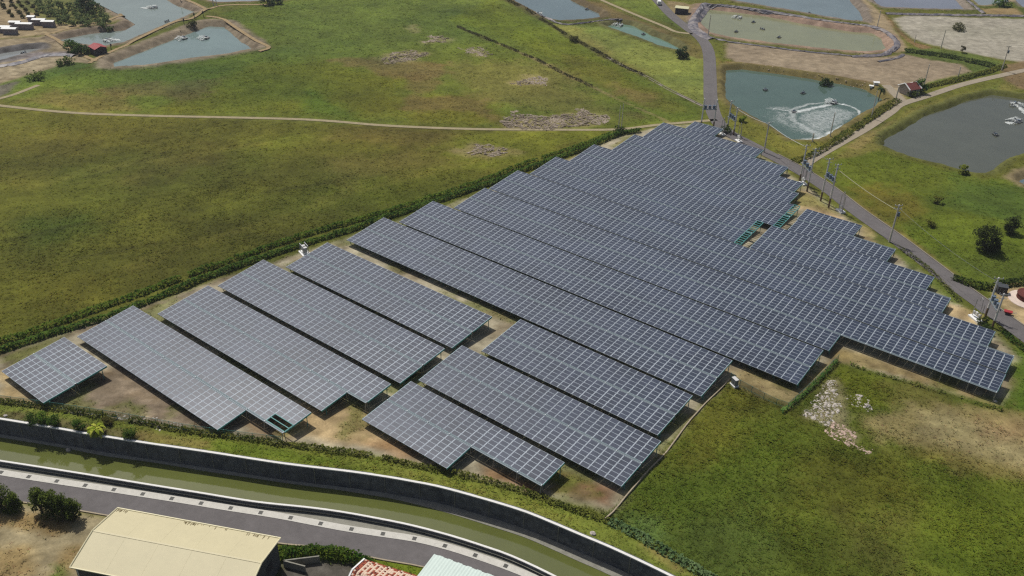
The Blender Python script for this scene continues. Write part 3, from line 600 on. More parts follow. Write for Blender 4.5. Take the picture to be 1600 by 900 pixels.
def table(Yk, U, L, label, individual=True, bare=(), group='rows of solar tables'):
    """U / L: x-range of the upper (far) and lower (near) half, None when missing; bare: (half, x0, x1, rows)"""
    xs = [v for h in (U, L) if h for v in h]; xa, xb = min(xs), max(xs); xc = (xa+xb)/2
    root = empty('solar_table', (xc, Yk, 0), 0, label, 'solar table', group); root.rotation_euler = (R(RNG.uniform(-.35, .35)), 0, 0)
    mods = []
    for half, rng in ((1, U), (-1, L)):
        if not rng: continue
        n = max(1, round((rng[1]-rng[0])/CW)); s = (rng[1]-rng[0])/n
        for i in range(n):
            x = rng[0]+(i+.5)*s
            for j in range(6):
                if any(h == half and a <= x <= b_ and j in rows for h, a, b_, rows in bare): continue
                y, z = slope(half*(GUT+(j+.5)*RP)); mods.append((x-xc, y, z+RNG.normal(0, .004)))
    mods = np.array(mods)
    wp = mods+np.array([xc, Yk, 0]); order = np.argsort(np.linalg.norm(wp-CP, axis=1))
    k = 100 if individual else 0
    for q in order[:k]:
        o = bpy.data.objects.new('solar_panel', mod_me); COL.objects.link(o); o.parent = root
        o.location = mods[q]; o.rotation_euler = (TILT+RNG.normal(0, .0012), RNG.normal(0, .0012), 0)
    rest = mods[order[k:]]
    if len(rest):
        n = len(rest); V = MV.copy(); yy, zz = V[:, 1]*ct-V[:, 2]*st, V[:, 1]*st+V[:, 2]*ct
        V = np.stack([V[:, 0], yy, zz], 1); tl = RNG.normal(0, .0012, (n, 1, 1)); tx = RNG.normal(0, .0012, (n, 1, 1))
        W = V[None]+rest[:, None, :]; W[..., 2] += (V[None, :, 1:2]*tl+V[None, :, 0:1]*tx)[..., 0]
        F = (MF[None]+(np.arange(n)*len(MV))[:, None, None]).reshape(-1, 4)
        o = np_mesh('solar_panels' if individual else 'panel_deck', W.reshape(-1, 3), F, [MT['alu'], MT['cell']], parent=root, mi=np.tile(MM, n))
        if individual: o['kind'] = 'stuff'
    # steelwork under the deck
    b = MB(); lg = []
    for half, rng in ((1, U), (-1, L)):
        if not rng: continue
        nb = max(1, round((rng[1]-rng[0])/5)); w_ = rng[1]-rng[0]
        for j in range(7):
            y, z = slope(half*(GUT+j*RP+(.05 if j == 0 else -.05 if j == 6 else 0)), -.085)
            b.box(((rng[0]+rng[1])/2-xc, y, z), (w_, .12, .10), 0, 1 if j == 6 else 0, TILT)
        for i in range(nb+1):
            x = rng[0]+w_*i/nb+(.06 if i == 0 else -.06 if i == nb else 0); y, z = slope(half*(GUT+HALF)/2, -.2 if i in (0, nb) else -.25)
            b.box((x-xc+(-.05 if i == 0 else .05 if i == nb else 0), y, z), (.11, HALF-GUT-.02, .30 if i in (0, nb) else .24), 0, 0, TILT)
            yp = half*(HALF-1.1); y, z = slope(yp, -.36)
            if i in (0, nb): lg.append((x-xc, y, z))
            else: b.tube((x-xc, y, z+.05), (x-xc, y, -.25), .075, n=5)
    for h, a, b_, rows in bare:
        rr = list(rows); x0, x1 = a+.08, b_-.08
        for j in rr+[rr[-1]+1]:
            y, z = slope(h*(GUT+j*RP), -.02); b.box(((x0+x1)/2-xc, y, z), (x1-x0, .2 if len(rr) > 3 else .14, .08), 0, 2, TILT)
        for x in (x0, x1): y, z = slope(h*(GUT+(rr[0]+rr[-1]+1)/2*RP), -.05); b.box((x-xc, y, z), (.14 if len(rr) > 3 else .12, len(rr)*RP, .1), 0, 2, TILT)
    b.build('support_frame', [MT['teal'], MT['gutter'], TEAL2], root)
    nb = round((xb-xa)/5); g = MB(); cp = MB()
    for s in (-1, 1): g.box((0, s*.15, GZ-.05), (xb-xa, .11, .10))
    g.box((0, 0, GZ-.10), (xb-xa, .22, .05))
    for i in range(nb+1):
        x = xa+(xb-xa)*i/nb-xc; xx = min(max(x, xa-xc+.1), xb-xc-.1)
        g.box((xx, 0, GZ+.03), (.16, .22, .07), 0, 1)
    g.build('gutter', [MT['gutter'], MT['white_cap']], root)
    opened = [] if (U and L and U == L) else [r for r in ((min(U[1], L[1]), max(U[1], L[1])),) ] if (U and L) else []
    for i in range(nb+1):
        x = xa+(xb-xa)*i/nb-xc; xx = min(max(x, xa-xc+.1), xb-xc-.1)
        show = i in (0, nb) or any(a-.5 <= xx+xc <= c+.5 for a, c in opened)
        if show:
            for s in (-1, 1):
                l = MB(); l.tube((xx, s*.12, GZ-.1), (xx, s*.42, -.25), .07, n=5); l.build('leg', MT['steel'], root)
        else: g2 = None
    b2 = MB()
    for i in range(1, nb):
        x = xa+(xb-xa)*i/nb-xc
        if not any(a-.5 <= x+xc <= c+.5 for a, c in opened): b2.tube((x, 0, GZ-.12), (x, 0, -.25), .09, n=5)
    if b2.v: b2.build('post_row', MT['steel'], root)['kind'] = 'stuff'
    for p in lg:
        l = MB(); l.tube(p, (p[0], p[1], -.25), .08, n=5); l.build('leg', MT['teal'], root)
    return root
ALL6 = range(6)
l_ = lambda k: YL+PIT*k
r_ = lambda k: YR+PIT*k
table(l_(-1.015), (-158, -143), (-158, -143), 'smallest solar table, alone at the left end of the farm by the canal')
table(l_(0), (-157.9, -102.9), (-157.9, -112.9), 'long solar table nearest the canal whose right end lacks some panels', bare=[(1, -107.9, -102.9, (0, 1))])
table(l_(1), (-152.8, -97.8), (-152.8, -102.8), 'solar table directly behind the one lacking panels, its near half one bay shorter')
table(l_(2), (-152.6, -97.6), (-152.6, -97.6), 'fourth solar table from the left, square cut at both ends, between two dark gaps')
table(l_(3), (-147.6, -97.6), (-147.6, -97.6), 'solar table in front of the lit sand strip, beside the frame mounted transformer')
table(r_(0), (-95.5, -60.5), (-95.5, -75.5), 'front solar table nearest the canal bend, its near half cut short')
table(r_(1), (-95.6, -50.6), (-95.6, -50.6), 'solar table whose right end meets the lower green field, second from the canal bend')
table(r_(2), (-92.4, -52.4), (-92.4, -52.4), 'short solar table third from the canal bend, left end touching the sandy cross aisle')
table(r_(3), (-146.6, -51.6), (-146.6, -51.6), 'very long solar table behind the lit sand strip, grey cabinet near its right end')
table(r_(4), (-143.5, -39), (-143.5, -39), 'very long solar table ending at the grassy corner fence, in front of the longest table', False)
table(r_(5), (-138.3, -8.3), (-138.3, -38.5), 'longest solar table, its right half a single deck on exposed legs above dry grass', False)
table(r_(6), (-138.6, -13.6), (-138.6, -8.5), 'long solar table just behind the longest one, ending by the rightmost transformer poles', False)
table(r_(7), (-136, -72), (-136, -72), 'solar table with a long bare green frame at its right end', False, bare=[(1, -73.75, -71.9, ALL6), (-1, -73.75, -71.9, ALL6)])
table(r_(7), (-69.6, -30.1), (-69.6, -24.7), 'right hand solar table beyond the narrow gap, ending near the road bend', False)
table(r_(8), (-132.7, -68.4), (-132.7, -68.4), 'solar table with a short bare green frame beside the sandy clearing', False, bare=[(1, -70.15, -68.3, ALL6), (-1, -70.15, -68.3, ALL6)])
table(r_(8), (-66.5, -52), (-66.2, -41.5), 'shortest solar table on the roadside, between the sandy clearing and the lone utility pole', False)
table(r_(9), (-127.7, -73.6), (-127.7, -72.2), 'solar table fourth from the far end, its right end above the sandy clearing', False)
table(r_(10), (-126, -92), (-126, -81.5), 'far solar table, second from the road junction, its near half longer', False)
table(r_(11), None, (-119.4, -109.4), 'farthest tiny solar table, a half deck at the road junction', False)
# ------------------------------------------------------------------ canal walls
def sweep(name, line, prof, m, parent=None, closed=True, step=2.0):
    """prof: list of (offset to the left, z) swept along the line"""
    P = resample(line, step); N = normals2(P); k = len(prof); b = MB(); V = []
    for p, n in zip(P, N):
        for o, z in prof: V.append((p[0]+n[0]*o, p[1]+n[1]*o, z))
    F = []
    for i in range(len(P)-1):
        for j in range(k if closed else k-1):
            a, c = i*k+j, i*k+(j+1) % k; F.append((a, c, c+k, a+k))
    if closed: F += [tuple(range(k-1, -1, -1)), tuple(range((len(P)-1)*k, len(P)*k))]
    b.add(V, F); return b.build(name, m, parent)
# line runs left to right in the picture: left of travel = far side
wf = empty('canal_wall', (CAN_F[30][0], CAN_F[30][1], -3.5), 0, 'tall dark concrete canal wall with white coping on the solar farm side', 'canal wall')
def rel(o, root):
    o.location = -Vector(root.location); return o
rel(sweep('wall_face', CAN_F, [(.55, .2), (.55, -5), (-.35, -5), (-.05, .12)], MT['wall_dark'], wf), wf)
rel(sweep('coping', CAN_F, [(.30, .12), (-.12, .12), (-.12, .32), (.30, .32)], MT['coping'], wf), wf)
b = MB(); P = resample(CAN_F, 6.0); N = normals2(P)
for p, n_ in zip(P, N): b.box((*(p-n_*.1), -1.55), (.10, .30, 3.2), math.atan2(-n_[0], n_[1]))
rel(b.build('joint_strip', MT['ledge'], wf), wf)
# sloping footing that widens down the bend
P = resample(CAN_F, 2.0); N = normals2(P); b = MB(); V = []
s_ = np.linspace(0, 1, len(P)); wdt = .35+1.1*sstep(.50, .80, s_)+.35*(vnoise(P[:, 0], P[:, 1], 9, 4)-.3)
for p, n_, w_ in zip(P, N, wdt):
    V += [(*(p-n_*.15), -3.15), (*(p-n_*(.3+w_)), -3.44), (*(p-n_*(.35+w_)), -4.2)]
b.add(V, [f for i in range(len(P)-1) for f in ((3*i, 3*i+3, 3*i+4, 3*i+1), (3*i+1, 3*i+4, 3*i+5, 3*i+2))])
rel(b.build('footing', MT['ledge'], wf), wf)
wn = empty('canal_wall', (CAN_N[30][0], CAN_N[30][1], 0), 0, 'low concrete canal parapet with white coping beside the canal road', 'canal wall')
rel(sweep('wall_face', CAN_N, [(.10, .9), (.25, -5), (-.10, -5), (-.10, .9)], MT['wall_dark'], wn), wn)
rel(sweep('coping', CAN_N, [(.20, .9), (-.14, .9), (-.14, 1.03), (.20, 1.03)], MT['coping'], wn), wn)
rel(sweep('ledge_band', CAN_N, [(-.102, .46), (-.102, .38), (-.36, .38), (-.36, .46)], MT['ledge'], wn), wn)
# pale drain strip with grates
d1 = sheet_between('pavement', CAN_N-normals2(CAN_N)*.1, RS, .028, MT['ledge'])
Pm = resample(RS, .5); Nm = normals2(Pm); SW = 1.25
drain = sweep('drain_strip', RS, [(0, -.2), (0, .11), (-SW, .09), (-SW, -.2)], MT['concrete_pale']); drain['kind'] = 'structure'
g0 = at2(45.5, 743); gs = resample(RS, 5.0); k0 = np.argmin(np.hypot(Pm[:, 0]-g0[0], Pm[:, 1]-g0[1]))
cum = np.r_[0, np.cumsum(np.hypot(*np.diff(Pm, axis=0).T))]; gm = None
gb = MB()
for i in range(5): gb.box((-.28+.14*i, 0, 0), (.07, .62, .02))
gb.box((0, .3, 0), (.66, .06, .024)); gb.box((0, -.3, 0), (.66, .06, .024)); gb.box((0, 0, -.012), (.6, .6, .008))
for k in range(-8, 30):
    s = cum[k0]+k*5.05
    if not (cum[0] < s < cum[-1]): continue
    p = np.array([np.interp(s, cum, Pm[:, 0]), np.interp(s, cum, Pm[:, 1])]); i = np.argmin(np.abs(cum-s)); q = p-Nm[i]*SW*.5
    u_, v_ = proj((q[0], q[1], .1))
    if not (-60 < u_ < 1000 and v_ < 930): continue
    if gm is None:
        o = gb.build('drain_grate', MT['grate']); gm = o
    else: o = gm.copy(); COL.objects.link(o)
    o.location = (q[0], q[1], .125); o.rotation_euler = (0, 0, math.atan2(-Nm[i][0], Nm[i][1]))
    tag(o, 'small square dark iron drain grate set in the pale strip beside the canal road', 'drain grate', 'drain grates along the canal road')
kerb = sweep('kerb', RE, [(.0, -.1), (.0, .15), (-.22, .15), (-.22, -.1)], MT['kerb']); kerb['kind'] = 'structure'
# rough edge line of the farm road
ke = sweep('kerb', ROAD[60:], [(2.45, -.1), (2.45, .16), (2.75, .16), (2.75, -.1)], MT['ditch']); ke['kind'] = 'structure'
ke = sweep('ditch', DITCH2[18:], [(-.5, -.1), (-.5, .12), (-.2, .12), (-.2, .02), (.5, .02), (.5, .22), (.8, .22), (.8, -.1)], MT['ditch']); ke['kind'] = 'structure'
# ------------------------------------------------------------------ leaf clouds
def leaves(name, C, size, cols, parent=None, upness=.5, mat_=None, seed=0):
    """one small quad per centre; C (n,3), size (n,), cols (n,3)"""
    rg = np.random.default_rng(seed+5); n = len(C); size = np.broadcast_to(size, (n,))
    nr = rg.normal(0, 1, (n, 3)); nr[:, 2] = np.abs(nr[:, 2])+upness; nr /= np.linalg.norm(nr, axis=1)[:, None]
    a = np.cross(nr, rg.normal(0, 1, (n, 3))); a /= np.maximum(np.linalg.norm(a, axis=1), 1e-6)[:, None]; b_ = np.cross(nr, a)
    asp = rg.uniform(.45, .8, (n, 1)); a = a*size[:, None]/2; b_ = b_*size[:, None]*asp/2
    V = np.stack([C-a, C-b_*.9+a*.1, C+a, C+b_], 1).reshape(-1, 3)
    return np_mesh(name, V, np.arange(4*n).reshape(n, 4), mat_ or MT['veg'], col=np.repeat(cols, 4, axis=0), parent=parent)
def hedge(pts, label, wd, ht, dens, c1, c2, leaf=.45, seed=0, group=None, name='hedge', cat='hedge', gap=.0):
    L = resample(smooth_line(px(pts), 4), .5); ln = np.hypot(*np.diff(L, axis=0).T).sum(); n = int(ln*dens); rg = np.random.default_rng(seed)
    i = rg.integers(0, len(L), n); N = normals2(L); hh = ht*(.55+.8*fbm(L[:, 0], L[:, 1], 4, 3, seed+2)); ww = wd*(.6+.8*fbm(L[:, 0], L[:, 1], 5, 3, seed+8))
    keep = fbm(L[i, 0], L[i, 1], 3, 2, seed+4) > gap; i = i[keep]; n = len(i)
    th = rg.uniform(0, math.pi, n); rr = rg.uniform(.55, 1, n)**.5
    off = np.cos(th)*ww[i]/2*rr; z = np.sin(th)*hh[i]*rr
    P = L[i]+N[i]*off[:, None]+rg.normal(0, .15, (n, 2)); C = np.c_[P, z+gh(P[:, 0], P[:, 1])]
    o0 = L[len(L)//2]; C[:, :2] -= o0; t = np.clip(fbm(P[:, 0], P[:, 1], 3, 3, seed+6)*1.5-.3+rg.normal(0, .22, n), 0, 1)[:, None]
    o = leaves(name, C, rg.uniform(.6, 1.5, n)*leaf, np.array(alb(c1))*(1-t)+np.array(alb(c2))*t, seed=seed)
    o.location = (o0[0], o0[1], 0); return tag(o, label, cat, group)
hedge([(-60, 566), (0, 550), (83, 522.6), (165, 498), (220, 477), (330, 433), (440, 394), (463, 387), (565, 355), (648, 327.5), (730, 300), (800, 275), (860, 252), (915, 233), (962, 213), (1000, 206)], 'dark green creeper covered fence hedge right beside the left ends of the solar tables', 1.5, 1.35, 58, (62, 92, 36), (102, 128, 52), .5, 1)
hedge([(-60, 550), (0, 536), (55, 519), (116, 497), (193, 469), (303, 429), (440, 381), (482, 367), (593, 335), (675, 311), (758, 282), (840, 251), (915, 226), (954, 210)], 'brighter green outer hedge line along the edge of the large olive field', 1.7, 1.2, 42, (66, 96, 30), (112, 132, 48), .5, 2, gap=.22)
hedge([(-40, 622), (0, 628), (91, 640), (193, 656), (303, 676), (440, 694), (500, 703), (580, 713), (640, 727), (700, 738), (760, 753), (802, 764), (855, 782), (910, 802), (954, 815)], 'ragged low hedge between the canal berm and the front solar tables', 1.3, .8, 36, (76, 88, 36), (122, 124, 56), .42, 3, gap=.25)
hedge([(954, 815), (975, 825), (1004, 840), (1040, 862), (1075, 884), (1110, 905)], 'bluish green shrub line at the lower corner of the green field', 1.9, .6, 46, (82, 108, 66), (116, 138, 90), .5, 4)
hedge([(1222, 645), (1250, 622), (1280, 594), (1306, 567)], 'bright green creeper on the corner fence beside the longest solar tables', .5, .9, 46, (92, 134, 56), (122, 158, 80), .3, 5)
hedge([(1310, 562), (1345, 576), (1410, 596), (1480, 616), (1560, 640), (1620, 655)], 'thin weedy fence line in front of the single deck with exposed legs', .7, .6, 18, (88, 104, 42), (120, 124, 58), .35, 6, gap=.42)
hedge([(1552, 452), (1520, 447), (1490, 436)], 'leafy verge where the meadow meets the dirt yard', 2.2, 1.6, 70, (60, 80, 32), (100, 112, 50), .55, 7)
hedge([(1560, 447), (1600, 443), (1660, 452)], 'dark creeper mound behind the dirt yard on the right edge', 2.4, 1.5, 60, (46, 62, 30), (84, 98, 44), .55, 8)
hedge([(1568, 520), (1600, 548), (1640, 585)], 'roadside weeds below the last transformer poles', 1.4, 1.0, 60, (58, 84, 34), (92, 112, 46), .4, 9)
hedge([(1405, 388), (1440, 412), (1475, 446), (1500, 472)], 'row of tufts along the near edge of the road beside the solar tables', 1.2, .8, 26, (72, 84, 36), (140, 136, 96), .4, 10, gap=.3)
hedge([(440, 868), (470, 868), (500, 868), (540, 872), (575, 884)], 'dark green hedge behind the cream roofed shed at the road verge', 2.2, 1.7, 130, (44, 76, 26), (96, 116, 38), .4, 11)
hedge([(1240, 253), (1275, 240), (1330, 206), (1380, 172), (1402, 158)], 'green embankment hedge between the teal pond and the pale lane', 2.6, 1.2, 40, (80, 96, 40), (118, 118, 54), .55, 12, gap=.3)
hedge([(1440, 138), (1500, 124), (1545, 112), (1568, 104)], 'shrubby strip between the upper lane and the dry pond', 3.0, .9, 44, (84, 100, 42), (122, 120, 54), .7, 13, gap=.15)
hedge([(1415, 80), (1450, 84), (1500, 92), (1550, 104)], 'dark green overgrown bank between two dry ponds', 5.0, .8, 70, (72, 90, 46), (104, 114, 60), .8, 14)
hedge([(715, 42), (750, 56.5), (769, 64.7), (800, 77), (841, 95), (882, 116), (924, 135)], 'low dark weeds along the long ditch across the upper field', 1.3, .7, 22, (58, 62, 36), (96, 94, 56), .5, 15, gap=.35)
hedge([(790, 0), (820, 14), (855, 36), (896, 61), (932, 80), (965, 99), (1005, 118)], 'low brown weeds along the ditch between the olive field and the reed field', 1.6, .7, 20, (62, 62, 38), (104, 98, 60), .55, 16, gap=.35)
# ------------------------------------------------------------------ fences
def fence(pts, label, h=1.5, step=2.5, mesh=True):
    L = resample(px(pts), step); o0 = L[0]; root = empty('wire_fence', (o0[0], o0[1], 0), 0, label, 'fence')
    b = MB(); f = MB()
    for p in L: b.box((*(p-o0), h/2-.1), (.07, .07, h+.2))
    for a, c in zip(L[:-1], L[1:]):
        for z in (.25, h-.04): b.tube((*(a-o0), z), (*(c-o0), z), .02, n=4)
        if mesh: f.add([(*(a-o0), .1), (*(c-o0), .1), (*(c-o0), h), (*(a-o0), h)], [(0, 1, 2, 3)])
    b.build('fence_post_row', MT['teal'], root)['kind'] = 'stuff'
    if mesh: f.build('wire_mesh', MT['mesh_fence'], root)
    return root
fence([(1141, 592), (1153, 602), (1180, 617), (1228, 641), (1250, 621), (1280, 593), (1309, 563)], 'green wire mesh fence round the grassy corner beside the grey cabinet')
fence([(-40, 620), (0, 627), (91, 639.5), (193, 655), (303, 675), (440, 692.5)], 'green wire fence along the front of the leftmost solar tables')
lw = sweep('kerb', resample(px([(945, 812), (960, 799), (978, 776), (1010, 739), (1040, 709), (1075, 661), (1100, 633), (1126, 608), (1141, 592)]), 1.0), [(.1, -.2), (.1, .3), (-.12, .3), (-.12, -.2)], MT['kerb'])
lw.name = 'boundary_wall'; tag(lw, 'low pale concrete boundary wall between the solar tables and the lower green field', 'boundary wall')
# ------------------------------------------------------------------ poles
def pole(base, top, label, arms=1, trafo=0, m='timber', r=.23, zb=None, group='utility poles', insul=True, az=None):
    g = gpos(*base); h = pole_height(base, top, g[2]); root = empty('utility_pole', (g[0], g[1], g[2]), R(38) if az is None else az, label, 'utility pole', group)
    b = MB(); b.tube((0, 0, -.3), (0, 0, h), r*1.15, r*.75, 8); b.build('pole', MT[m], root)
    for i in range(arms):
        z = h-.25-i*.9; a = MB(); a.box((0, .14, z), (1.9, .1, .12)); a.tube((.6, .1, z), (0, .1, z-.55), .03, n=4); a.tube((-.6, .1, z), (0, .1, z-.55), .03, n=4)
        ao = a.build('crossarm', MT['steel'], root)
        if insul:
            for x in (-.85, 0, .85) if i == 0 else (-.85, .85):
                q = MB(); q.tube((x, .14, z+.06), (x, .14, z+.2), .05, n=6); q.tube((x, .14, z+.2), (x, .14, z+.32), .1, .06, 6); q.build('insulator', MT['insul'], ao)
    for i in range(trafo):
        q = MB(); x = .45*(1 if i == 0 else -1); q.tube((x, 0, h*.7), (x, 0, h*.7+.95), .3, n=10); q.tube((x, 0, h*.7+.95), (x, 0, h*.7+1.05), .33, n=10)
        q.tube((x-.12, 0, h*.7+1.05), (x-.12, 0, h*.7+1.3), .05, n=5); q.tube((x+.12, 0, h*.7+1.05), (x+.12, 0, h*.7+1.3), .05, n=5); q.box((x*.4, 0, h*.7+.5), (.4, .1, .1)); q.build('transformer', MT['trafo'], root)
    return root
def pole_pair(b1, t1, b2, t2, plat, label, ntr=3, m='timber', rack=True):
    """two poles carrying a transformer platform"""
    g1, g2 = gpos(*b1), gpos(*b2); h1, h2 = pole_height(b1, t1, g1[2]), pole_height(b2, t2, g2[2]); c = (g1+g2)/2
    dv = g2-g1; ang = math.atan2(dv[1], dv[0]); D = float(np.hypot(dv[0], dv[1])); root = empty('transformer_pole_pair', (c[0], c[1], c[2]), ang, label, 'pole pair', 'pole pairs with transformers along the road')
    for s, h in ((-1, h1), (1, h2)):
        b = MB(); b.tube((s*D/2, 0, -.3), (s*D/2, 0, h*.22), .26, .25, 8, 1); b.tube((s*D/2, 0, h*.22), (s*D/2, 0, h), .25, .18, 8, 0); po = b.build('pole', [MT['pole_grey'], MT['pole_brown']], root)
        a = MB(); a.box((s*D/2, .12, h-.25), (.1, 2.0, .12), 0); a.box((s*D/2, .12, h-1.2), (.1, 1.6, .1)); ao = a.build('crossarm', MT['steel'], root)
        for y in (-.85, 0, .95):
            q = MB(); q.tube((s*D/2, y, h-.19), (s*D/2, y, h+.15), .09, .06, 6); q.build('insulator', MT['insul'], ao)
    zp = plat*min(h1, h2); b = MB()
    for y in (-.45, .45): b.box((0, y, zp), (D+.5, .12, .18))
    for k in range(5): b.box((-D/2+D*(k+.5)/5, 0, zp+.11), (.18, 1.0, .05))
    b.build('platform', MT['gutter'], root)
    for k in range(ntr):
        x = -D/2+D*(k+.5)/ntr; q = MB(); rr = min(.42, D/ntr*.4); q.tube((x, 0, zp+.14), (x, 0, zp+1.15), rr, n=12); q.tube((x, 0, zp+1.15), (x, 0, zp+1.25), rr*1.1, n=12)
        for y in (-.15, .15): q.tube((x, y, zp+1.25), (x, y, zp+1.55), .06, .04, 6)
        q.build('transformer', MT['trafo'], root)
    for k in range(3):
        x = -D/2+D*(k+.5)/3; q = MB(); q.path([(x, .3, zp+1.6), (x+.1, .6, zp+2.4), (x, .9, min(h1, h2)-.4)], .025, 4); q.build('drop_wire', MT['steel'], root)
    return root
def meter_rack(base, top, label, ang=R(-30), wd=2.2):
    """white slab with posts, meter boxes and conduits"""
    g = gpos(*base); h = max(2.5, pole_height(base, top, g[2])); root = empty('meter_rack', tuple(g), ang, label, 'meter rack', 'meter racks along the road')
    b = MB(); b.box((0, 0, .12), (wd+.8, 1.5, .5)); b.build('slab', MT['white'], root)
    b = MB()
    for s in (-1, 1): b.tube((s*wd/2, 0, .3), (s*wd/2, 0, h*.82), .08, n=6)
    for z in (.9, 1.7, 2.4): b.box((0, 0, z), (wd, .08, .08))
    b.build('post_frame', MT['steel'], root)
    for k in range(3):
        q = MB(); x = -wd/2+wd*(k+.5)/3; q.box((x, -.14, 1.35+.2*(k % 2)), (.5, .25, .75)); q.box((x, -.275, 1.45+.2*(k % 2)), (.3, .02, .3)); q.build('meter_box', MT['trafo_pale' if k != 1 else 'white'], root)
    q = MB(); q.path([(wd*.2, .1, .4), (wd*.2, .1, h*.7), (wd*.1, .1, h*.95), (-wd*.15, .1, h), (-wd*.2, .1, h*.8)], .06, 5); q.build('conduit', MT['steel'], root)
    return root
pole((1389.4, 378), (1406, 320), 'lone grey utility pole between the road and the solar tables, shadow on the asphalt', 2, 1)
pole_pair((1249, 284.4), (1260.7, 226.7), (1260.7, 299), (1276, 232), .52, 'transformer pole pair at the road fork by the pale lane')
pole_pair((1282, 314.4), (1296, 247.8), (1294.4, 324.4), (1311.8, 256.7), .60, 'transformer pole pair above the sandy clearing, holding the yellowish cable')
pole_pair((1539.5, 494), (1560, 434), (1550, 512), (1572, 459), .52, 'transformer pole pair at the right edge beside the dirt yard', m='pole_grey')
pole_pair((1094.9, 199), (1101.6, 154), (1114.6, 199), (1122, 155.5), .66, 'farthest transformer pole pair, straddling the road at the dirt path junction')
pole_pair((1136, 204), (1143.8, 157), (1146, 211), (1151, 168), .52, 'transformer pole pair beside the left corner of the teal pond')
meter_rack((1254.4, 287.5), (1259, 252), 'white slab meter rack between the two poles at the road fork', R(-35), 1.6)
meter_rack((1313, 331), (1315, 300), 'white slab meter rack at the roadside right of the sandy clearing', R(-35), 1.6)
meter_rack((1524, 499), (1533, 466), 'tall white slab meter rack behind the right end of the solar tables', R(-38), 2.4)
meter_rack((1128, 210), (1129, 184), 'white slab meter rack at the upper corner of the farthest solar tables', R(-35), 1.6)
meter_rack((1154, 221), (1157, 192), 'white slab meter rack with a pale block, left of the slim roadside pole', R(-35), 1.6)
pole((1193.5, 238), (1202.5, 191), 'slim brown pole between the far solar tables and the road', 1, 0)
pole((1268.8, 223), (1271, 210), 'short pole at the foam edge of the teal pond', 0, 0)
pole((1296.4, 214.9), (1306, 177.7), 'bare pole on the teal pond bank in front of the foam trail', 0, 0, r=.18)
pole((1361, 184.6), (1373.5, 142), 'bare pole on the right bank of the teal pond below the palm', 0, 0, r=.18)
pole((1399.7, 155), (1404.6, 135), 'short thick post in front of the red roofed house', 0, 0, r=.22)
pole((1442.4, 137.7), (1454, 100.5), 'tall bare pole beside the tree at the red roofed house', 0, 0, r=.2)
pole((1496.6, 121), (1503, 104), 'shorter bare pole on the shrubby strip beside the upper lane', 0, 0, r=.2)
pole((1470, 75.8), (1479, 46.8), 'bare pole on the edge of the pale dry pond below its dark islet', 0, 0, r=.18)
pole((1428.6, 66), (1431, 53.7), 'short bare pole at the left corner of the pale dry pond', 0, 0, r=.16)
pole((1370.7, 41.3), (1378.5, 16.5), 'bare pole on the sandy bank between two far ponds', 0, 0, r=.2)
pole((1565, 110), (1578.7, 71.6), 'utility pole with a transformer at the far end of the upper lane', 1, 1, r=.2)
pole((1106, 57.9), (1110.7, 23.4), 'bare pole at the road bend beside the yellowish pond', 0, 0, r=.18)
pole((971, 199), (975, 162), 'right hand slim pole of the pair beside the dirt path', 0, 0, r=.12)
pole((966.5, 199), (970, 165), 'left hand slim pole of the pair beside the dirt path', 0, 0, r=.12)
pole((333.5, 9), (334.5, -6), 'left hand pole of the two at the top left pond corner', 0, 0, r=.2)
pole((338.5, 9), (339.5, -6), 'right hand pole of the two at the top left pond corner', 0, 0, r=.2)
def cable(P, label, r=.05, sag=.5, m='wire'):
    b = MB(); o0 = np.array(P[0])
    for a, c in zip(P[:-1], P[1:]):
        a, c = np.array(a), np.array(c); q = [a+(c-a)*t-np.array([0, 0, sag*4*t*(1-t)])-o0 for t in np.linspace(0, 1, 9)]
        b.path(q, r, 5)
    o = b.build('power_cable', MT[m]); o.location = o0; return tag(o, label, 'cable')
def ptop(base, top, k=.93): g = gpos(*base); return (g[0], g[1], g[2]+k*pole_height(base, top, g[2]))
cable([ptop((1294.4, 324.4), (1311.8, 256.7), .9), ptop((1389.4, 378), (1406, 320), .85)], 'yellowish cable from the pole pair above the clearing to the lone pole', .075, .5)
cable([ptop((1389.4, 378), (1406, 320), .93), ptop((1539.5, 494), (1560, 434), .9)], 'thin dark cable from the lone pole to the rightmost pole pair', .02, .9, 'steel')
cable([ptop((1146, 211), (1151, 168), .95), ptop((1193.5, 238), (1202.5, 191), .95), ptop((1249, 284.4), (1260.7, 226.7), .95)], 'pale cable sagging along the near edge of the teal pond', .055, .5, 'insul')
cable([ptop((1260.7, 299), (1276, 232), .95), ptop((1282, 314.4), (1296, 247.8), .95)], 'short cable between the two neighbouring pole pairs at the road fork', .03, .3, 'steel')
# ------------------------------------------------------------------ cabinets
def cabinet(base, label, sz, ang, m='cabinet'):
    g = gpos(*base); root = empty('electrical_cabinet', tuple(g), ang, label, 'cabinet')
    b = MB(); b.box((0, 0, .1), (sz[0]+.3, sz[1]+.4, .4)); b.build('plinth', MT['white'], root)
    b = MB(); b.box((0, 0, .3+sz[2]/2), sz); o = b.build('body', MT[m], root)
    b = MB(); b.box((0, 0, .33+sz[2]), (sz[0]+.12, sz[1]+.1, .07)); b.build('roof', MT['trafo_pale'], root)
    for s in (-1, 1):
        b = MB(); b.box((s*sz[0]/4, -sz[1]/2-.015, .3+sz[2]/2), (sz[0]/2-.06, .03, sz[2]-.15)); d = b.build('door', MT[m], root)
        h = MB(); h.box((s*.1, -sz[1]/2-.05, .3+sz[2]/2), (.05, .05, .25)); h.build('handle', MT['steel'], d)
    return root
cabinet((1147, 603), 'grey cabinet on a white plinth at the corner of the lower green field', (1.25, .7, 1.35), R(-28))
tr = empty('pad_transformer', tuple(gpos(476, 396)), R(-20), 'pale frame mounted transformer between the hedge and the lit sand strip', 'transformer')
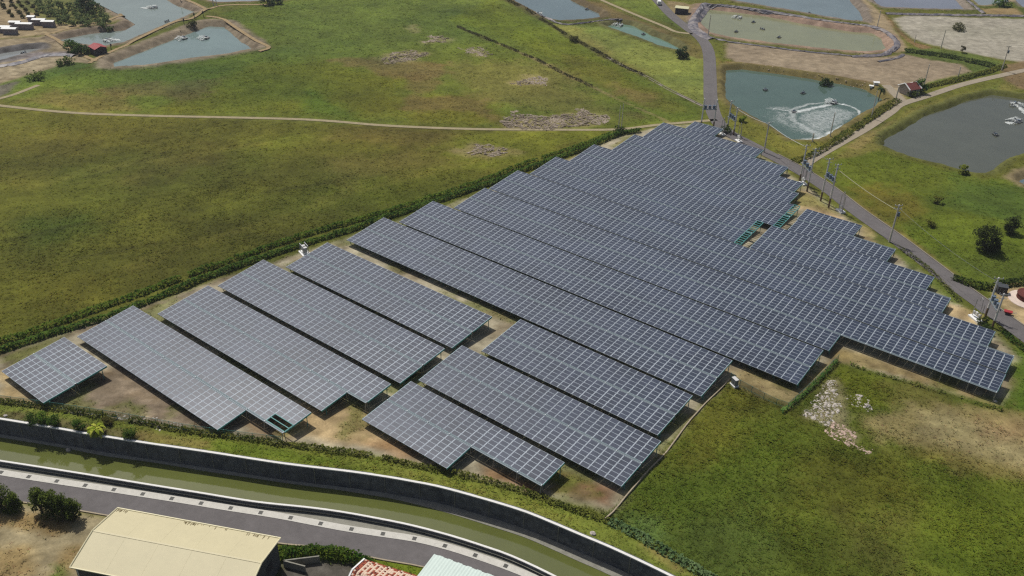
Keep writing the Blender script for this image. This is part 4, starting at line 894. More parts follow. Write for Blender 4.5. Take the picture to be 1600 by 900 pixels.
b = MB(); b.box((0, 0, .1), (3.0, 2.0, .3)); b.build('slab', MT['white'], tr)
for x in (-.6, .6):
    b = MB(); b.box((x, 0, 1.3), (.75, .9, 1.2)); b.build('tank', MT['trafo_pale'], tr)
b = MB()
for x in (-1.15, 1.15):
    for y in (-.6, .6): b.box((x, y, 1.2), (.12, .12, 2.2))
b.box((0, -.6, 2.3), (2.4, .12, .14)); b.box((0, .6, 2.3), (2.4, .12, .14)); b.build('post_frame', MT['steel'], tr)
# ------------------------------------------------------------------ trees and shrubs
def tree(base, h, wd, label, c1=(44, 62, 30), c2=(86, 104, 44), n=1400, leaf=.4, blobs=16, trunk=.25, seed=0, group=None, cat='tree', name='tree', conic=0.0, world=None, squash=1.0):
    rg = np.random.default_rng(100+seed); g = np.array(world) if world is not None else gpos(*base)
    root = empty(name, tuple(g), rg.uniform(0, 6), label, cat, group)
    b = MB(); th = h*trunk; b.tube((0, 0, -.2), (0, 0, th+.2), .03*h+.05, .022*h+.03, 7)
    B = []
    for k in range(blobs):
        a = k*2.4+rg.uniform(-.5, .5); zz = rg.uniform(.05, 1); rr = wd/2*(math.sqrt(max(0, 1-(2*zz-.9)**2*.8)))*rg.uniform(.35, .8)*(1-conic*zz)
        c = np.array([math.cos(a)*rr, math.sin(a)*rr*squash, th+(h-th)*zz*.92]); B.append(c)
        b.tube((0, 0, th*rg.uniform(.5, 1)), tuple(c*np.array([.8, .8, .95])), .012*h+.02, .01, 5)
    b.build('trunk', MT['bark'], root)
    per = n//blobs; C = []; S = []; K = []
    for k, c in enumerate(B):
        rad = wd*rg.uniform(.16, .27)*(1-conic*.4*c[2]/h); u = rg.normal(0, 1, (per, 3)); u /= np.linalg.norm(u, axis=1)[:, None]; rr = rad*rg.uniform(.3, 1.05, (per, 1))**.6
        p = c+u*rr*np.array([1, 1, .85+conic]); C.append(p); t = np.clip(rg.normal(.35+.3*(k % 3)/2, .2, (per, 1)), 0, 1); K.append(np.array(alb(c1))*(1-t)+np.array(alb(c2))*t)
    C = np.vstack(C); C[:, 2] = np.maximum(C[:, 2], .15); K = np.vstack(K)
    leaves('crown', C, rg.uniform(.6, 1.4, len(C))*leaf, K, root, seed=seed)
    return root
D1, D2 = (40, 50, 28), (76, 86, 42)
tree((1537, 392), 6.8, 6.2, 'large dark ragged tree standing alone in the right meadow', D1, D2, 2600, .45, 22, .12, 1)
tree((1552, 391), 3.2, 4.2, 'low dark bush leaning on the large meadow tree', D1, D2, 900, .4, 10, .1, 2, cat='bush', name='bush')
tree((1578, 364), 5.0, 4.4, 'smaller dark round tree behind the large one in the right meadow', D1, D2, 1500, .42, 14, .1, 3)
tree((1505, 272), 2.6, 3.6, 'yellow green bush at the near edge of the grey pond', (92, 104, 36), (140, 148, 54), 600, .45, 8, .1, 4, cat='bush', name='bush')
tree((1464, 317), 1.8, 3.4, 'low brownish bush in the middle of the right meadow', (84, 92, 36), (104, 104, 44), 300, .45, 7, .1, 5, cat='bush', name='bush')
tree((1455, 354), 1.5, 3.0, 'small dark bush in the meadow across the road from the lone pole', (80, 86, 34), (98, 98, 42), 240, .45, 6, .1, 6, cat='bush', name='bush')
tree((1066, 90), 4.6, 5.6, 'dark round bush at the tip of the narrow pond', (34, 54, 34), (62, 86, 44), 1000, .6, 12, .08, 7, cat='bush', name='bush')
tree((1291, 129), 4.2, 5.0, 'dark green round bush on the far bank of the teal pond', (38, 60, 34), (70, 94, 46), 900, .6, 12, .08, 8, cat='bush', name='bush')
tree((1436, 145), 4.6, 5.6, 'leafy green tree leaning on the red roofed house', (44, 78, 34), (84, 118, 48), 1000, .6, 12, .15, 9)
tree((1424, 150), 2.0, 4.5, 'low green shrubs in front of the red roofed house', (64, 84, 38), (108, 118, 54), 500, .5, 8, .1, 10, cat='bush', name='bush')
tree((136, 18), 6.5, 8.5, 'large dark tree at the tip of the upper left orchard', (52, 74, 48), (84, 108, 62), 1200, .8, 14, .12, 11)  # leaf greens made paler to put the distance haze into the colour
tree((112, 80), 3.4, 7.5, 'bright green thicket left of the red roofed pond shed', (52, 84, 38), (98, 126, 54), 700, .7, 9, .08, 12, cat='bush', name='bush')
tree((127, 84), 3.4, 6.5, 'darker green thicket touching the red roofed pond shed', (40, 66, 34), (78, 102, 48), 700, .7, 9, .08, 13, cat='bush', name='bush')
tree((104, 100), 2.0, 7.0, 'low green scrub at the corner of the dirt flat', (64, 88, 40), (106, 118, 54), 400, .7, 8, .08, 14, cat='bush', name='bush')
tree((60, 124), 2.0, 7.0, 'green scrub along the bank at the left edge', (70, 98, 40), (108, 124, 52), 400, .7, 8, .08, 15, cat='bush', name='bush')
tree((1565, 10), 3.2, 9.0, 'bright green scrub on the small far bank at the top right', (58, 92, 40), (104, 130, 56), 500, .9, 9, .08, 16, cat='bush', name='bush')
tree((1497, 46), 2.0, 9.5, 'dark reed islet in the pale dry pond', (84, 88, 60), (116, 114, 80), 600, .7, 9, .05, 17, cat='reed islet', name='reed_islet', squash=.5)
tree((1503, 82), 2.6, 2.6, 'small dark shrub on the near rim of the pale dry pond', (52, 54, 36), (92, 88, 56), 250, .5, 6, .3, 18, cat='bush', name='bush')
tree((417, 8), 3.4, 7.0, 'dark tree at the top edge beside the far narrow pond', (52, 72, 46), (86, 108, 60), 500, .8, 9, .1, 26)
tree((434, 6), 2.8, 6.0, 'second dark tree at the top edge right of the far narrow pond', (52, 72, 46), (86, 108, 60), 450, .8, 9, .1, 27)
tree((300, 42), 2.2, 5.0, 'dark scrub on the bank above the lower left pond', (58, 66, 36), (92, 92, 50), 350, .6, 7, .05, 19, cat='bush', name='bush')
tree((1159, 190), 2.4, 3.0, 'bright yellow green bush at the corner of the teal pond', (96, 118, 36), (140, 156, 52), 450, .45, 7, .1, 20, cat='bush', name='bush')
tree((1133, 207), 1.8, 4.2, 'dark low bush beneath the pole pair at the teal pond', (44, 64, 32), (80, 96, 44), 400, .45, 7, .1, 21, cat='bush', name='bush')
tree((968, 208), 2.0, 5.0, 'dark bush under the slim pole pair at the dirt path', (38, 60, 30), (70, 90, 40), 400, .5, 8, .1, 22, cat='bush', name='bush')
tree((897, 65), 1.8, 5.0, 'brown green bush on the ditch left of the reed field', (66, 72, 36), (102, 98, 50), 300, .6, 7, .05, 23, cat='bush', name='bush')
tree((1541, 519), 1.8, 3.2, 'dark low bush at the feet of the rightmost pole pair', (40, 58, 28), (78, 92, 40), 400, .4, 7, .1, 24, cat='bush', name='bush')
tree((1536, 508), 1.4, 3.0, 'small dark bush beside the tall white meter rack', (40, 58, 28), (74, 88, 38), 300, .4, 6, .1, 25, cat='bush', name='bush')
for k, (p, h, wd, lb) in enumerate([((2, 793), 5.2, 4.6, 'dark conifer like tree cut by the left edge beside the canal road'), ((24, 797), 3.4, 3.4, 'small olive conifer like tree near the left edge of the canal road'),
        ((66, 800), 5.0, 3.4, 'leftmost upright tree of the dark clump beside the canal road'), ((84, 806), 5.2, 4.0, 'tallest middle tree of the dark clump beside the canal road'), ((101, 809), 4.6, 3.6, 'third tree of the dark clump beside the canal road'), ((117, 812), 4.2, 3.2, 'rightmost spreading tree of the dark clump beside the canal road')]):
    tree(p, h, wd, lb, (34, 52, 22), (112, 126, 52), 2600, .26, 22, .06, 30+k, conic=.35)
for k, (p, h, wd, lb, c1, c2) in enumerate([((52, 661), 1.9, 3.0, 'dark green bush on the canal berm near the left edge', (44, 70, 28), (86, 110, 42)), ((70, 661), 2.1, 3.0, 'green bush next to the darker one on the canal berm', (52, 84, 30), (98, 124, 44)),
        ((86, 665), 1.7, 2.4, 'third bush of the group on the canal berm', (44, 72, 28), (88, 112, 40)), ((124, 673), 1.9, 2.4, 'small dark bush on the canal berm left of the yellow green plant', (46, 76, 28), (88, 116, 40)), ((203, 685), 1.7, 2.6, 'dark bush on the canal berm right of the yellow green plant', (48, 74, 30), (92, 112, 42)), ((170, 661), 1.2, 2.6, 'dry low bush on the farm fence above the yellow green plant', (72, 72, 36), (104, 100, 50))]):
    tree(p, h, wd, lb, c1, c2, 900, .24, 12, .1, 40+k, cat='bush', name='bush')
# broad leaved yellow green plant on the berm
g = gpos(152, 679); bp = empty('banana_plant', tuple(g), 0, 'bright yellow green broad leaved plant leaning over the canal coping', 'plant'); rg = np.random.default_rng(77)
b = MB()
for k in range(7): b.tube((rg.normal(0, .3), rg.normal(0, .3), -.1), (rg.normal(0, .5), rg.normal(0, .5), 1.4), .09, .06, 6)
b.build('stem_clump', MT['veg'] if False else MT['bark'], bp)
V, F, K = [], [], []
for k in range(60):
    a = rg.uniform(0, 6.28); z0 = rg.uniform(.4, 1.7); r0 = rg.uniform(0, .7); ln = rg.uniform(.8, 1.5); wl = rg.uniform(.2, .34); d = np.array([math.cos(a), math.sin(a)]); s = np.array([-d[1], d[0]]); b0 = len(V); t_ = rg.uniform(0, 1); cc = np.array(alb((118, 138, 34)))*(1-t_)+np.array(alb((206, 206, 92)))*t_
    for i in range(5):
        t = i/4; q = d*(r0+ln*t*.9); z = z0+.55*ln*t*(1-t)*2.2-.25*t*t; ww = wl*math.sin(math.pi*(.12+.83*t))
        for e in (-1, 1): V.append((q[0]+s[0]*ww*e, q[1]+s[1]*ww*e, z-.06)); K.append(cc)
    for i in range(4): F.append((b0+2*i, b0+2*i+1, b0+2*i+3, b0+2*i+2))
np_mesh('crown', np.array(V), np.array(F), MT['veg'], col=np.array(K), parent=bp)
# palm by the teal pond
g = gpos(1373.5, 152); ph = 4.6; pm = empty('palm_tree', tuple(g), 0, 'small ragged palm on the teal pond bank left of the red roofed house', 'palm')
b = MB(); b.path([(0, 0, -.2), (.1, 0, ph*.5), (.25, .05, ph)], .16, 7); b.build('trunk', MT['bark'], pm)
V, F, K = [], [], []
for k in range(26):
    a = k*2.4; ln = rg.uniform(1.8, 2.6); d = np.array([math.cos(a), math.sin(a)]); s = np.array([-d[1], d[0]]); b0 = len(V); el = rg.uniform(-.2, .9)
    for i in range(5):
        t = i/4; q = d*ln*t*math.cos(el*.6); z = ph+ln*(math.sin(el)*t-.75*t*t); ww = .28*math.sin(math.pi*(.1+.85*t))
        for e in (-1, 1): V.append((.25+q[0]+s[0]*ww*e, q[1]+s[1]*ww*e, z)); K.append(alb((52, 72, 44) if k % 3 else (92, 88, 52)))
    for i in range(4): F.append((b0+2*i, b0+2*i+1, b0+2*i+3, b0+2*i+2))
np_mesh('crown', np.array(V), np.array(F), MT['veg'], col=np.array(K), parent=pm)
# orchard rows at the upper left: shrubs in lines with stakes
ok = 0; rg = np.random.default_rng(9)
for r_i in range(7):
    for c_i in range(11):
        u_, v_ = 2+c_i*15+r_i*4, 2+r_i*6.2+c_i*1.1
        if v_ > 44 or u_ > 172 or (v_ > 30 and u_ < 90 ): continue
        p = gpos(u_+rg.uniform(-3, 3), v_+rg.uniform(-1, 1)); green = u_ > 60+rg.uniform(-10, 10)
        tree(None, rg.uniform(1.6, 2.6) if green else rg.uniform(1.0, 1.5), rg.uniform(3.4, 5) if green else 2.2, 'leafy green shrub in the upper left orchard rows' if green else 'sparse young shrub on bare soil in the upper left orchard rows',
             (78, 98, 58) if green else (88, 92, 52), (112, 124, 74) if green else (126, 118, 76), 160, .75, 6, .15, 60+ok, 'leafy shrubs of the upper left orchard' if green else 'sparse shrubs of the upper left orchard', 'bush', 'bush', world=p); ok += 1
# ------------------------------------------------------------------ buildings
def frame3(A, B_, E_):
    """right-handed frame: corner A, long side A->B, short side A->E"""
    ux = (B_-A)[:2]; L = np.linalg.norm(ux); ux = ux/L; uy = np.array([ux[1], -ux[0]])
    W = abs((E_-A)[:2]@uy); return ux, uy, L, W
def roof_quad(b, a, c, d, e, th=.12, mi=0):
    """slab from four upper corners"""
    lo = [(p[0], p[1], p[2]-th) for p in (a, c, d, e)]
    b.add([a, c, d, e]+lo, [(0, 1, 2, 3), (7, 6, 5, 4), (0, 4, 5, 1), (1, 5, 6, 2), (2, 6, 7, 3), (3, 7, 4, 0)], mi)
A, B_, E2_ = at(184, 794.4, 5.5), at(437.5, 841.3, 5.5), at(110, 886, 5.5)
ux, uy, L, W = frame3(A, B_, E2_)
rt = empty('warehouse', (A[0], A[1], 0), math.atan2(ux[1], ux[0]), 'large shed with a cream sheet metal roof beside the canal road', 'shed')
EV, RI = 5.5, 6.75
b = MB(); roof_quad(b, (0, 0, EV), (0, -W/2, RI), (L, -W/2, RI), (L, 0, EV), .1); roof_quad(b, (0, -W/2, RI), (0, -W, EV), (L, -W, EV), (L, -W/2, RI), .1)
n = 5
for i in range(1, n):
    x = L*i/n
    for s in ((0, EV, -W/2, RI), (-W/2, RI, -W, EV)): b.add([(x-.02, s[0], s[1]+.002), (x+.02, s[0], s[1]+.002), (x+.02, s[2], s[3]+.002), (x-.02, s[2], s[3]+.002), (x-.008, s[0], s[1]+.010), (x+.008, s[0], s[1]+.010), (x+.008, s[2], s[3]+.010), (x-.008, s[2], s[3]+.010)], [(0, 4, 7, 3), (4, 5, 6, 7), (5, 1, 2, 6)])
ro = b.build('roof', MT['cream_roof'], rt)
b = MB(); b.box((L/2, -W/2, RI+.004), (L, .30, .03)); b.build('ridge_cap', MT['cream_roof'], ro)
b = MB()
for y0, z0, y1, z1 in ((0, EV, -W/2, RI), (-W/2, RI, -W, EV)):
    for x in (-.06, L+.06): b.tube((x, y0, z0+.06), (x, y1, z1+.06), .1, n=5)
b.box((L/2, .08, EV+.02), (L+.2, .16, .16)); b.box((L/2, -W-.08, EV+.02), (L+.2, .16, .16)); b.build('roof_trim', mat('cream_trim', alb((232, 224, 186)), .6, noise=.05, scale=1), ro)
b = MB()
for k in range(46):
    x = rg.choice([rg.uniform(.5, L-.5), rg.normal(.8, .6), rg.normal(L*.48, .8), rg.normal(L*.86, .8)]); x = min(max(x, .3), L-.3); l_n = rg.uniform(.1, .7)
    y = -.25; z = EV+(RI-EV)*(.25/(W/2))+.028
    b.add([(x-.06, -.15, EV+(RI-EV)*(.15/(W/2))+.03), (x+.06, -.15, EV+(RI-EV)*(.15/(W/2))+.03), (x+.03, -.15-l_n, EV+(RI-EV)*((.15+l_n)/(W/2))+.03), (x-.03, -.15-l_n, EV+(RI-EV)*((.15+l_n)/(W/2))+.03)], [(0, 1, 2, 3)])
b.build('grime', mat('roof_grime', alb((120, 106, 72)), .9), ro)['kind'] = 'stuff'
b = MB(); o_ = .35; b.add([(o_, -o_, -.1), (L-o_, -o_, -.1), (L-o_, -W+o_, -.1), (o_, -W+o_, -.1), (o_, -o_, EV-.1), (L-o_, -o_, EV-.1), (L-o_, -W+o_, EV-.1), (o_, -W+o_, EV-.1), (o_, -W/2, RI-.2), (L-o_, -W/2, RI-.2)],
     [(0, 1, 5, 4), (2, 3, 7, 6), (1, 2, 6, 9, 5), (3, 0, 4, 8, 7)]); wl_ = b.build('wall', MT['shed_wall'], rt)
b = MB()
for y in (-W*.3, -W*.68): b.box((L-o_+.03, y, 3.0), (.08, 1.8, 1.6))
b.build('window', MT['dark_wall'], wl_)
b = MB(); b.tube((1.0, -W-.1, 5.3), (1.0, -W+.2, .1), .07, n=6); b.build('downpipe', MT['white'], rt)
# yard wall, rubble heap behind the shed
yw = MB(); q0, q1, q2 = at2(444, 885), at2(500, 878), at2(478, 894)
for a, c in ((q0, q1), (q0, q2)):
    d = c-a; yw.box((*((a+c)/2), .6), (np.linalg.norm(d), .2, 1.4), math.atan2(d[1], d[0]))
tag(yw.build('yard_wall', MT['ledge']), 'low grey yard wall between the cream shed and the tiled house', 'wall')
# tiled house
zE = 3.5; T1, T3, T2 = at(570.6, 874.4, zE), at(652, 899.8, zE), at(536.5, 899.8, zE)
ux, uy, L, W = frame3(T1, T3, T2); W = 7.0; L = L+.6; RI2 = zE+1.4
rt = empty('tiled_house', (T1[0], T1[1], 0), math.atan2(ux[1], ux[0]), 'house with a weathered red and white tiled roof at the bottom edge', 'house')
b = MB(); nr = 22; nc = int(L/.34); rg = np.random.default_rng(3)
def tile_rows(y0, z0, y1, z1):
    for j in range(nr//2):
        for i in range(nc):
            t0, t1 = j/(nr/2), (j+1)/(nr/2); x0 = i*L/nc; x1 = x0+L/nc*.96
            ya, yb, za, zb = y0+(y1-y0)*t0, y0+(y1-y0)*(t1+.012), z0+(z1-z0)*t0, z0+(z1-z0)*t1
            edge = i < 2 or i > nc-3 or j == 0; pale = rg.random() < (.12 if edge else .86 if i % 2 == 0 else .42); mi = 1 if pale else (2 if rg.random() < .3 else 0)  # odd columns mostly red: shadows between the pale tiles, put into the colour
            b.add([(x0, ya, za+.07), (x1, ya, za+.07), (x1, yb, zb+.03), (x0, yb, zb+.03), ((x0+x1)/2, ya, za+.13), ((x0+x1)/2, yb, zb+.09)], [(0, 4, 5, 3), (4, 1, 2, 5), (0, 1, 4)], mi)
tile_rows(0, zE, -W/2, RI2); tile_rows(-W, zE, -W/2, RI2)
roof_quad(b, (0, 0, zE), (0, -W/2, RI2), (L, -W/2, RI2), (L, 0, zE), .1, 2); roof_quad(b, (0, -W/2, RI2), (0, -W, zE), (L, -W, zE), (L, -W/2, RI2), .1, 2)
ro = b.build('roof', [mat('tile_red', alb((160, 82, 58)), .8, noise=.2, scale=3), mat('tile_pale', alb((226, 200, 176)), .85, noise=.12, scale=3), mat('tile_dark', alb((104, 52, 42)), .85, noise=.2, scale=3)], rt)
b = MB(); b.box((-.12, -W/4, (zE+RI2)/2+.1), (.24, W/2/math.cos(math.atan2(RI2-zE, W/2)), .2), 0, 0, -math.atan2(RI2-zE, W/2)); b.box((-.12, -W*.75, (zE+RI2)/2+.1), (.24, W/2/math.cos(math.atan2(RI2-zE, W/2)), .2), 0, 0, math.atan2(RI2-zE, W/2)); b.build('gable_trim', MT['white'], ro)
b = MB(); b.add([(.4, -.4, -.1), (L-.4, -.4, -.1), (L-.4, -W+.4, -.1), (.4, -W+.4, -.1), (.4, -.4, zE-.05), (L-.4, -.4, zE-.05), (L-.4, -W+.4, zE-.05), (.4, -W+.4, zE-.05), (.4, -W/2, RI2-.2), (L-.4, -W/2, RI2-.2)], [(0, 1, 5, 4), (2, 3, 7, 6), (1, 2, 6, 9, 5), (3, 0, 4, 8, 7)]); b.build('wall', MT['pale_wall'], rt)
# mint roof
zM = 4.0; G1, G2, G3 = at(678, 866, zM), at(768, 899, zM), at(655, 900, zM); ux, uy, L, W = frame3(G1, G2, G3); L += 1.5; W = 8
rt = empty('mint_roofed_house', (G1[0], G1[1], 0), math.atan2(ux[1], ux[0]), 'building with a pale mint corrugated roof and a wavy edge at the bottom', 'house')
b = MB(); V = []; n = int(L/.11)
for i in range(n+1):
    x = L*i/n; z = zM+.014*math.sin(i*math.pi/2*.9); e = .10*vnoise(x, 0, .8, 3)+(.10 if (i//7) % 2 else 0)
    V += [(x, e, z), (x, -W, z+1.0), (x, e, z-.05), (x, -W, z+.95)]
b.add(V, [f for i in range(n) for f in ((4*i, 4*i+1, 4*i+5, 4*i+4), (4*i+2, 4*i+6, 4*i+7, 4*i+3), (4*i, 4*i+4, 4*i+6, 4*i+2))]+[(0, 2, 3, 1)]); b.build('roof', MT['mint'], rt)
b = MB(); b.box((L/2, -W/2-.2, zM/2-.15), (L-.8, W-1.0, zM)); b.build('wall', MT['pale_wall'], rt)
# little pond-side houses
def hut(base, sx, sy, eave, ridge, ang, label, roof, wall, trim=None, cat='shed', name='shed', door=True):
    g = gpos(*base); rt = empty(name, tuple(g), ang, label, cat)
    b = MB(); o = .35; roof_quad(b, (-sx/2-o, -sy/2-o, eave), (sx/2+o, -sy/2-o, eave), (sx/2+o, 0, ridge), (-sx/2-o, 0, ridge), .1); roof_quad(b, (-sx/2-o, 0, ridge), (sx/2+o, 0, ridge), (sx/2+o, sy/2+o, eave), (-sx/2-o, sy/2+o, eave), .1); ro = b.build('roof', MT[roof], rt)
    if trim:
        b = MB()
        for x in (-sx/2-o-.1, sx/2+o+.1):
            for s in (-1, 1): b.tube((x, s*(sy/2+o), eave+.05), (x, 0, ridge+.08), .2, n=5)
        b.build('gable_trim', MT[trim], ro)
    b = MB(); x, y = sx/2, sy/2; b.add([(-x, -y, -.2), (x, -y, -.2), (x, y, -.2), (-x, y, -.2), (-x, -y, eave), (x, -y, eave), (x, y, eave), (-x, y, eave), (-x, 0, ridge-.14), (x, 0, ridge-.14)], [(0, 1, 5, 4), (2, 3, 7, 6), (1, 2, 6, 9, 5), (3, 0, 4, 8, 7)]); b.build('wall', MT[wall], rt)
    if door:
        b = MB(); b.box((0, -y-.02, 1.0), (1.0, .05, 2.0)); b.build('door', MT['rope'], rt)
        b = MB(); b.box((x*.6, -y-.02, 1.5), (.8, .05, .8)); b.build('window', MT['trafo'], rt)
    return rt
hut((155, 84), 5.4, 4.2, 2.7, 3.6, R(-8), 'small dark shed with a red roof on the bank between two ponds', 'red_roof', 'dark_wall')
hut((1419, 146), 4.6, 5.2, 2.4, 4.0, R(62), 'small house with a maroon roof and white gable trim beside the pale lane', 'maroon_roof', 'pale_wall', 'white', 'house', 'house')
hut((1065, 21), 5.5, 4.0, 2.8, 3.3, R(20), 'pale canvas roofed shelter beside the road bend at the top', 'canvas', 'dark_wall', None, 'shelter', 'shelter', False)
hut((1368, 134), 1.5, 1.3, 1.1, 1.4, R(30), 'tiny white pump shed left of the palm at the teal pond', 'white', 'white', None, 'pump shed', 'pump_shed', False)
hut((1361, 137), .9, .8, .7, .8, R(10), 'white box beside the tiny pump shed on the teal pond bank', 'white', 'white', None, 'box', 'pump_box', False)
for k, (p, sx, lb) in enumerate([((3, 50), 7.5, 'white topped row shed at the left edge of the upper left orchard'), ((17, 53), 5.2, 'white topped shed right beside the one at the left edge'), ((25.5, 42.5), 4.0, 'left one of the two middle white topped sheds in the orchard'), ((40, 45), 6.0, 'right one of the two middle white topped sheds in the orchard'), ((51, 34), 2.6, 'smallest white topped shed in the orchard, farthest back'), ((63, 38.5), 4.8, 'white topped shed between the smallest and the rightmost ones'), ((77, 41.5), 4.6, 'rightmost white topped shed in the orchard')]):
    hut(p, sx, 2.0, 2.3, 2.65, R(38), lb, 'white', 'mauve_wall', None, 'shed', 'row_shed', False)['group'] = 'white topped sheds in the upper left orchard'
# small pale vehicle on the far road
g = gpos(1029.5, 7); vt = empty('parked_van', (g[0], g[1], .06), R(125), 'small pale van on the far road at the top', 'van')
b = MB(); b.add([(-2.1, -.85, .4), (2.1, -.85, .4), (2.1, .85, .4), (-2.1, .85, .4), (-2.1, -.85, 1.1), (2.1, -.85, 1.0), (2.1, .85, 1.0), (-2.1, .85, 1.1), (-2.0, -.75, 1.85), (.9, -.75, 1.85), (.9, .75, 1.85), (-2.0, .75, 1.85), (1.5, -.82, 1.1), (1.5, .82, 1.1)],
     [(3, 2, 1, 0), (0, 1, 5, 12, 4), (2, 3, 7, 13, 6), (1, 2, 6, 5), (3, 0, 4, 7), (4, 12, 9, 8), (13, 7, 11, 10), (8, 9, 10, 11), (7, 4, 8, 11), (5, 6, 13, 12)]); b.build('body', MT['white'], vt)
b = MB(); b.add([(1.52, -.7, 1.12), (1.52, .7, 1.12), (.93, .65, 1.83), (.93, -.65, 1.83)], [(0, 1, 2, 3)]); b.build('windscreen', MT['trafo'], vt)
for x in (-1.3, 1.3):
    for s in (-1, 1): b = MB(); b.tube((x, s*.72, .33), (x, s*.9, .33), .33, n=12); b.build('wheel', MT['pontoon'], vt)
# dirt yard on the right edge
g = gpos(1607, 469); tk = empty('round_tank', tuple(g), 0, 'low rust red round tank on a pale apron at the right edge', 'tank')
b = MB(); b.tube((0, 0, -.2), (0, 0, 1.5), 2.7, 2.6, 28); b.build('tank_body', MT['rust'], tk)
b = MB(); b.tube((0, 0, 1.5), (0, 0, 1.62), 2.75, 2.75, 28); b.tube((0, 0, 1.62), (0, 0, 1.9), 2.0, .3, 28); b.build('lid', MT['rust'], tk)
b = MB(); nn = 30; V = []
for i in range(nn):
    a = 2*math.pi*i/nn; V += [(2.55*math.cos(a), 2.55*math.sin(a), .5), (4.3*math.cos(a), 4.3*math.sin(a), .12), (4.4*math.cos(a), 4.4*math.sin(a), -.2)]
b.add(V, [f for i in range(nn) for f in ((3*i, 3*i+1, 3*((i+1) % nn)+1, 3*((i+1) % nn)), (3*i+1, 3*i+2, 3*((i+1) % nn)+2, 3*((i+1) % nn)+1))]); b.build('apron', mat('apron_pale', alb((214, 196, 182)), .9, noise=.12, scale=.8), tk)
g = gpos(1564, 457); pc = empty('pump_crate', tuple(g), R(20), 'black box shaped crate behind the rightmost pole pair', 'crate')
b = MB(); b.box((0, 0, .85), (2.0, 1.6, 1.8)); b.build('body', MT['dark_wall'], pc)
b = MB(); b.box((0, 0, 1.8), (2.2, 1.8, .1)); b.build('lid', MT['pontoon'], pc)
g = gpos(1574, 491); rh = empty('red_handcart', tuple(g), R(10), 'small red handcart on the dirt beside the road at the right edge', 'handcart')
b = MB(); b.add([(-.6, -.4, .35), (.6, -.4, .35), (.6, .4, .35), (-.6, .4, .35), (-.85, -.55, .85), (.85, -.55, .85), (.85, .55, .85), (-.85, .55, .85)], [(3, 2, 1, 0), (0, 1, 5, 4), (1, 2, 6, 5), (2, 3, 7, 6), (3, 0, 4, 7), (4, 5, 6, 7)]); b.build('tray', MT['redpaint'], rh)
b = MB(); b.tube((.8, -.35, .7), (1.7, -.35, .9), .04, n=5); b.tube((.8, .35, .7), (1.7, .35, .9), .04, n=5); b.build('handle', MT['steel'], rh)
for s in (-1, 1): b = MB(); b.tube((-.2, s*.48, .28), (-.2, s*.58, .28), .28, n=12); b.build('wheel', MT['pontoon'], rh)
# ------------------------------------------------------------------ aerators on the ponds
def splash(root_p, n, rx, ry, h, seed, ang=0.0):
    rg = np.random.default_rng(seed); C = []
    for i in range(n):
        t = rg.uniform(0, 1); a = rg.uniform(-.5, .5); C.append((rx*t, ry*a*(.5+t), h*4*t*(1-t)*rg.uniform(.5, 1)+.06))
    C = np.array(C); ca, sa = math.cos(ang), math.sin(ang); C[:, :2] = np.c_[C[:, 0]*ca-C[:, 1]*sa, C[:, 0]*sa+C[:, 1]*ca]; return C
def aerator(p, ang, label, on=False, size=1.0, group='paddlewheel aerators floating on the ponds'):
    q = at(*p, WZ); rt = empty('paddlewheel_aerator', (q[0], q[1], WZ), ang, label, 'aerator', group); s = size
    b = MB()
    for y in (-.75, .75): b.tube((-1.0*s, y*s, .06), (1.0*s, y*s, .06), .2*s, n=8); b.tube((1.0*s, y*s, .06), (1.3*s, y*s, .1), .2*s, .06*s, 8)
    b.build('float', MT['pontoon'], rt)
    b = MB()
    for x in (-.5, .5): b.box((x*s, 0, .32*s), (.12*s, 1.9*s, .08*s))
    b.tube((0, -1.5*s, .5*s), (0, 1.5*s, .5*s), .05*s, n=6); b.build('cross_frame', MT['steel'], rt)
    b = MB(); b.box((0, 0, .62*s), (.7*s, .4*s, .45*s)); b.tube((.2*s, 0, .62*s), (.65*s, 0, .62*s), .17*s, n=8); b.build('motor', MT['trafo'], rt)
    for y in (-1.25, 1.25):
        b = MB()
        for k in range(6): b.box((0, y*s, .5*s), (.9*s, .32*s, .04*s), 0, 0) if False else b.add([(.46*s*math.cos(k*math.pi/3)+dx, (y+e)*s, .5*s+.46*s*math.sin(k*math.pi/3)+dz) for e in (-.2, .2) for dx, dz in ((-.05*s, -.02*s), (.05*s, .02*s))]+[(0, (y-.1)*s, .5*s), (0, (y+.1)*s, .5*s)], [(0, 1, 3, 2), (0, 4, 5, 2), (1, 3, 5, 4)])
        b.build('paddlewheel', MT['insul'] if on else MT['pontoon'], rt)
    return rt
foamC, foamS = [], []
def fan(p, ang, n=70, ln=3.2, wd=1.6, h=.9, seed=0, both=True):
    q = at(*p, WZ)
    for s in (-1, 1) if both else (1,):
        c = splash(None, n, ln, wd, h, seed+s, ang); off = np.array([-math.sin(ang), math.cos(ang), 0])*1.25*s
        foamC.append(c+np.array([q[0], q[1], WZ])+off); foamS.append(np.full(n, .42))
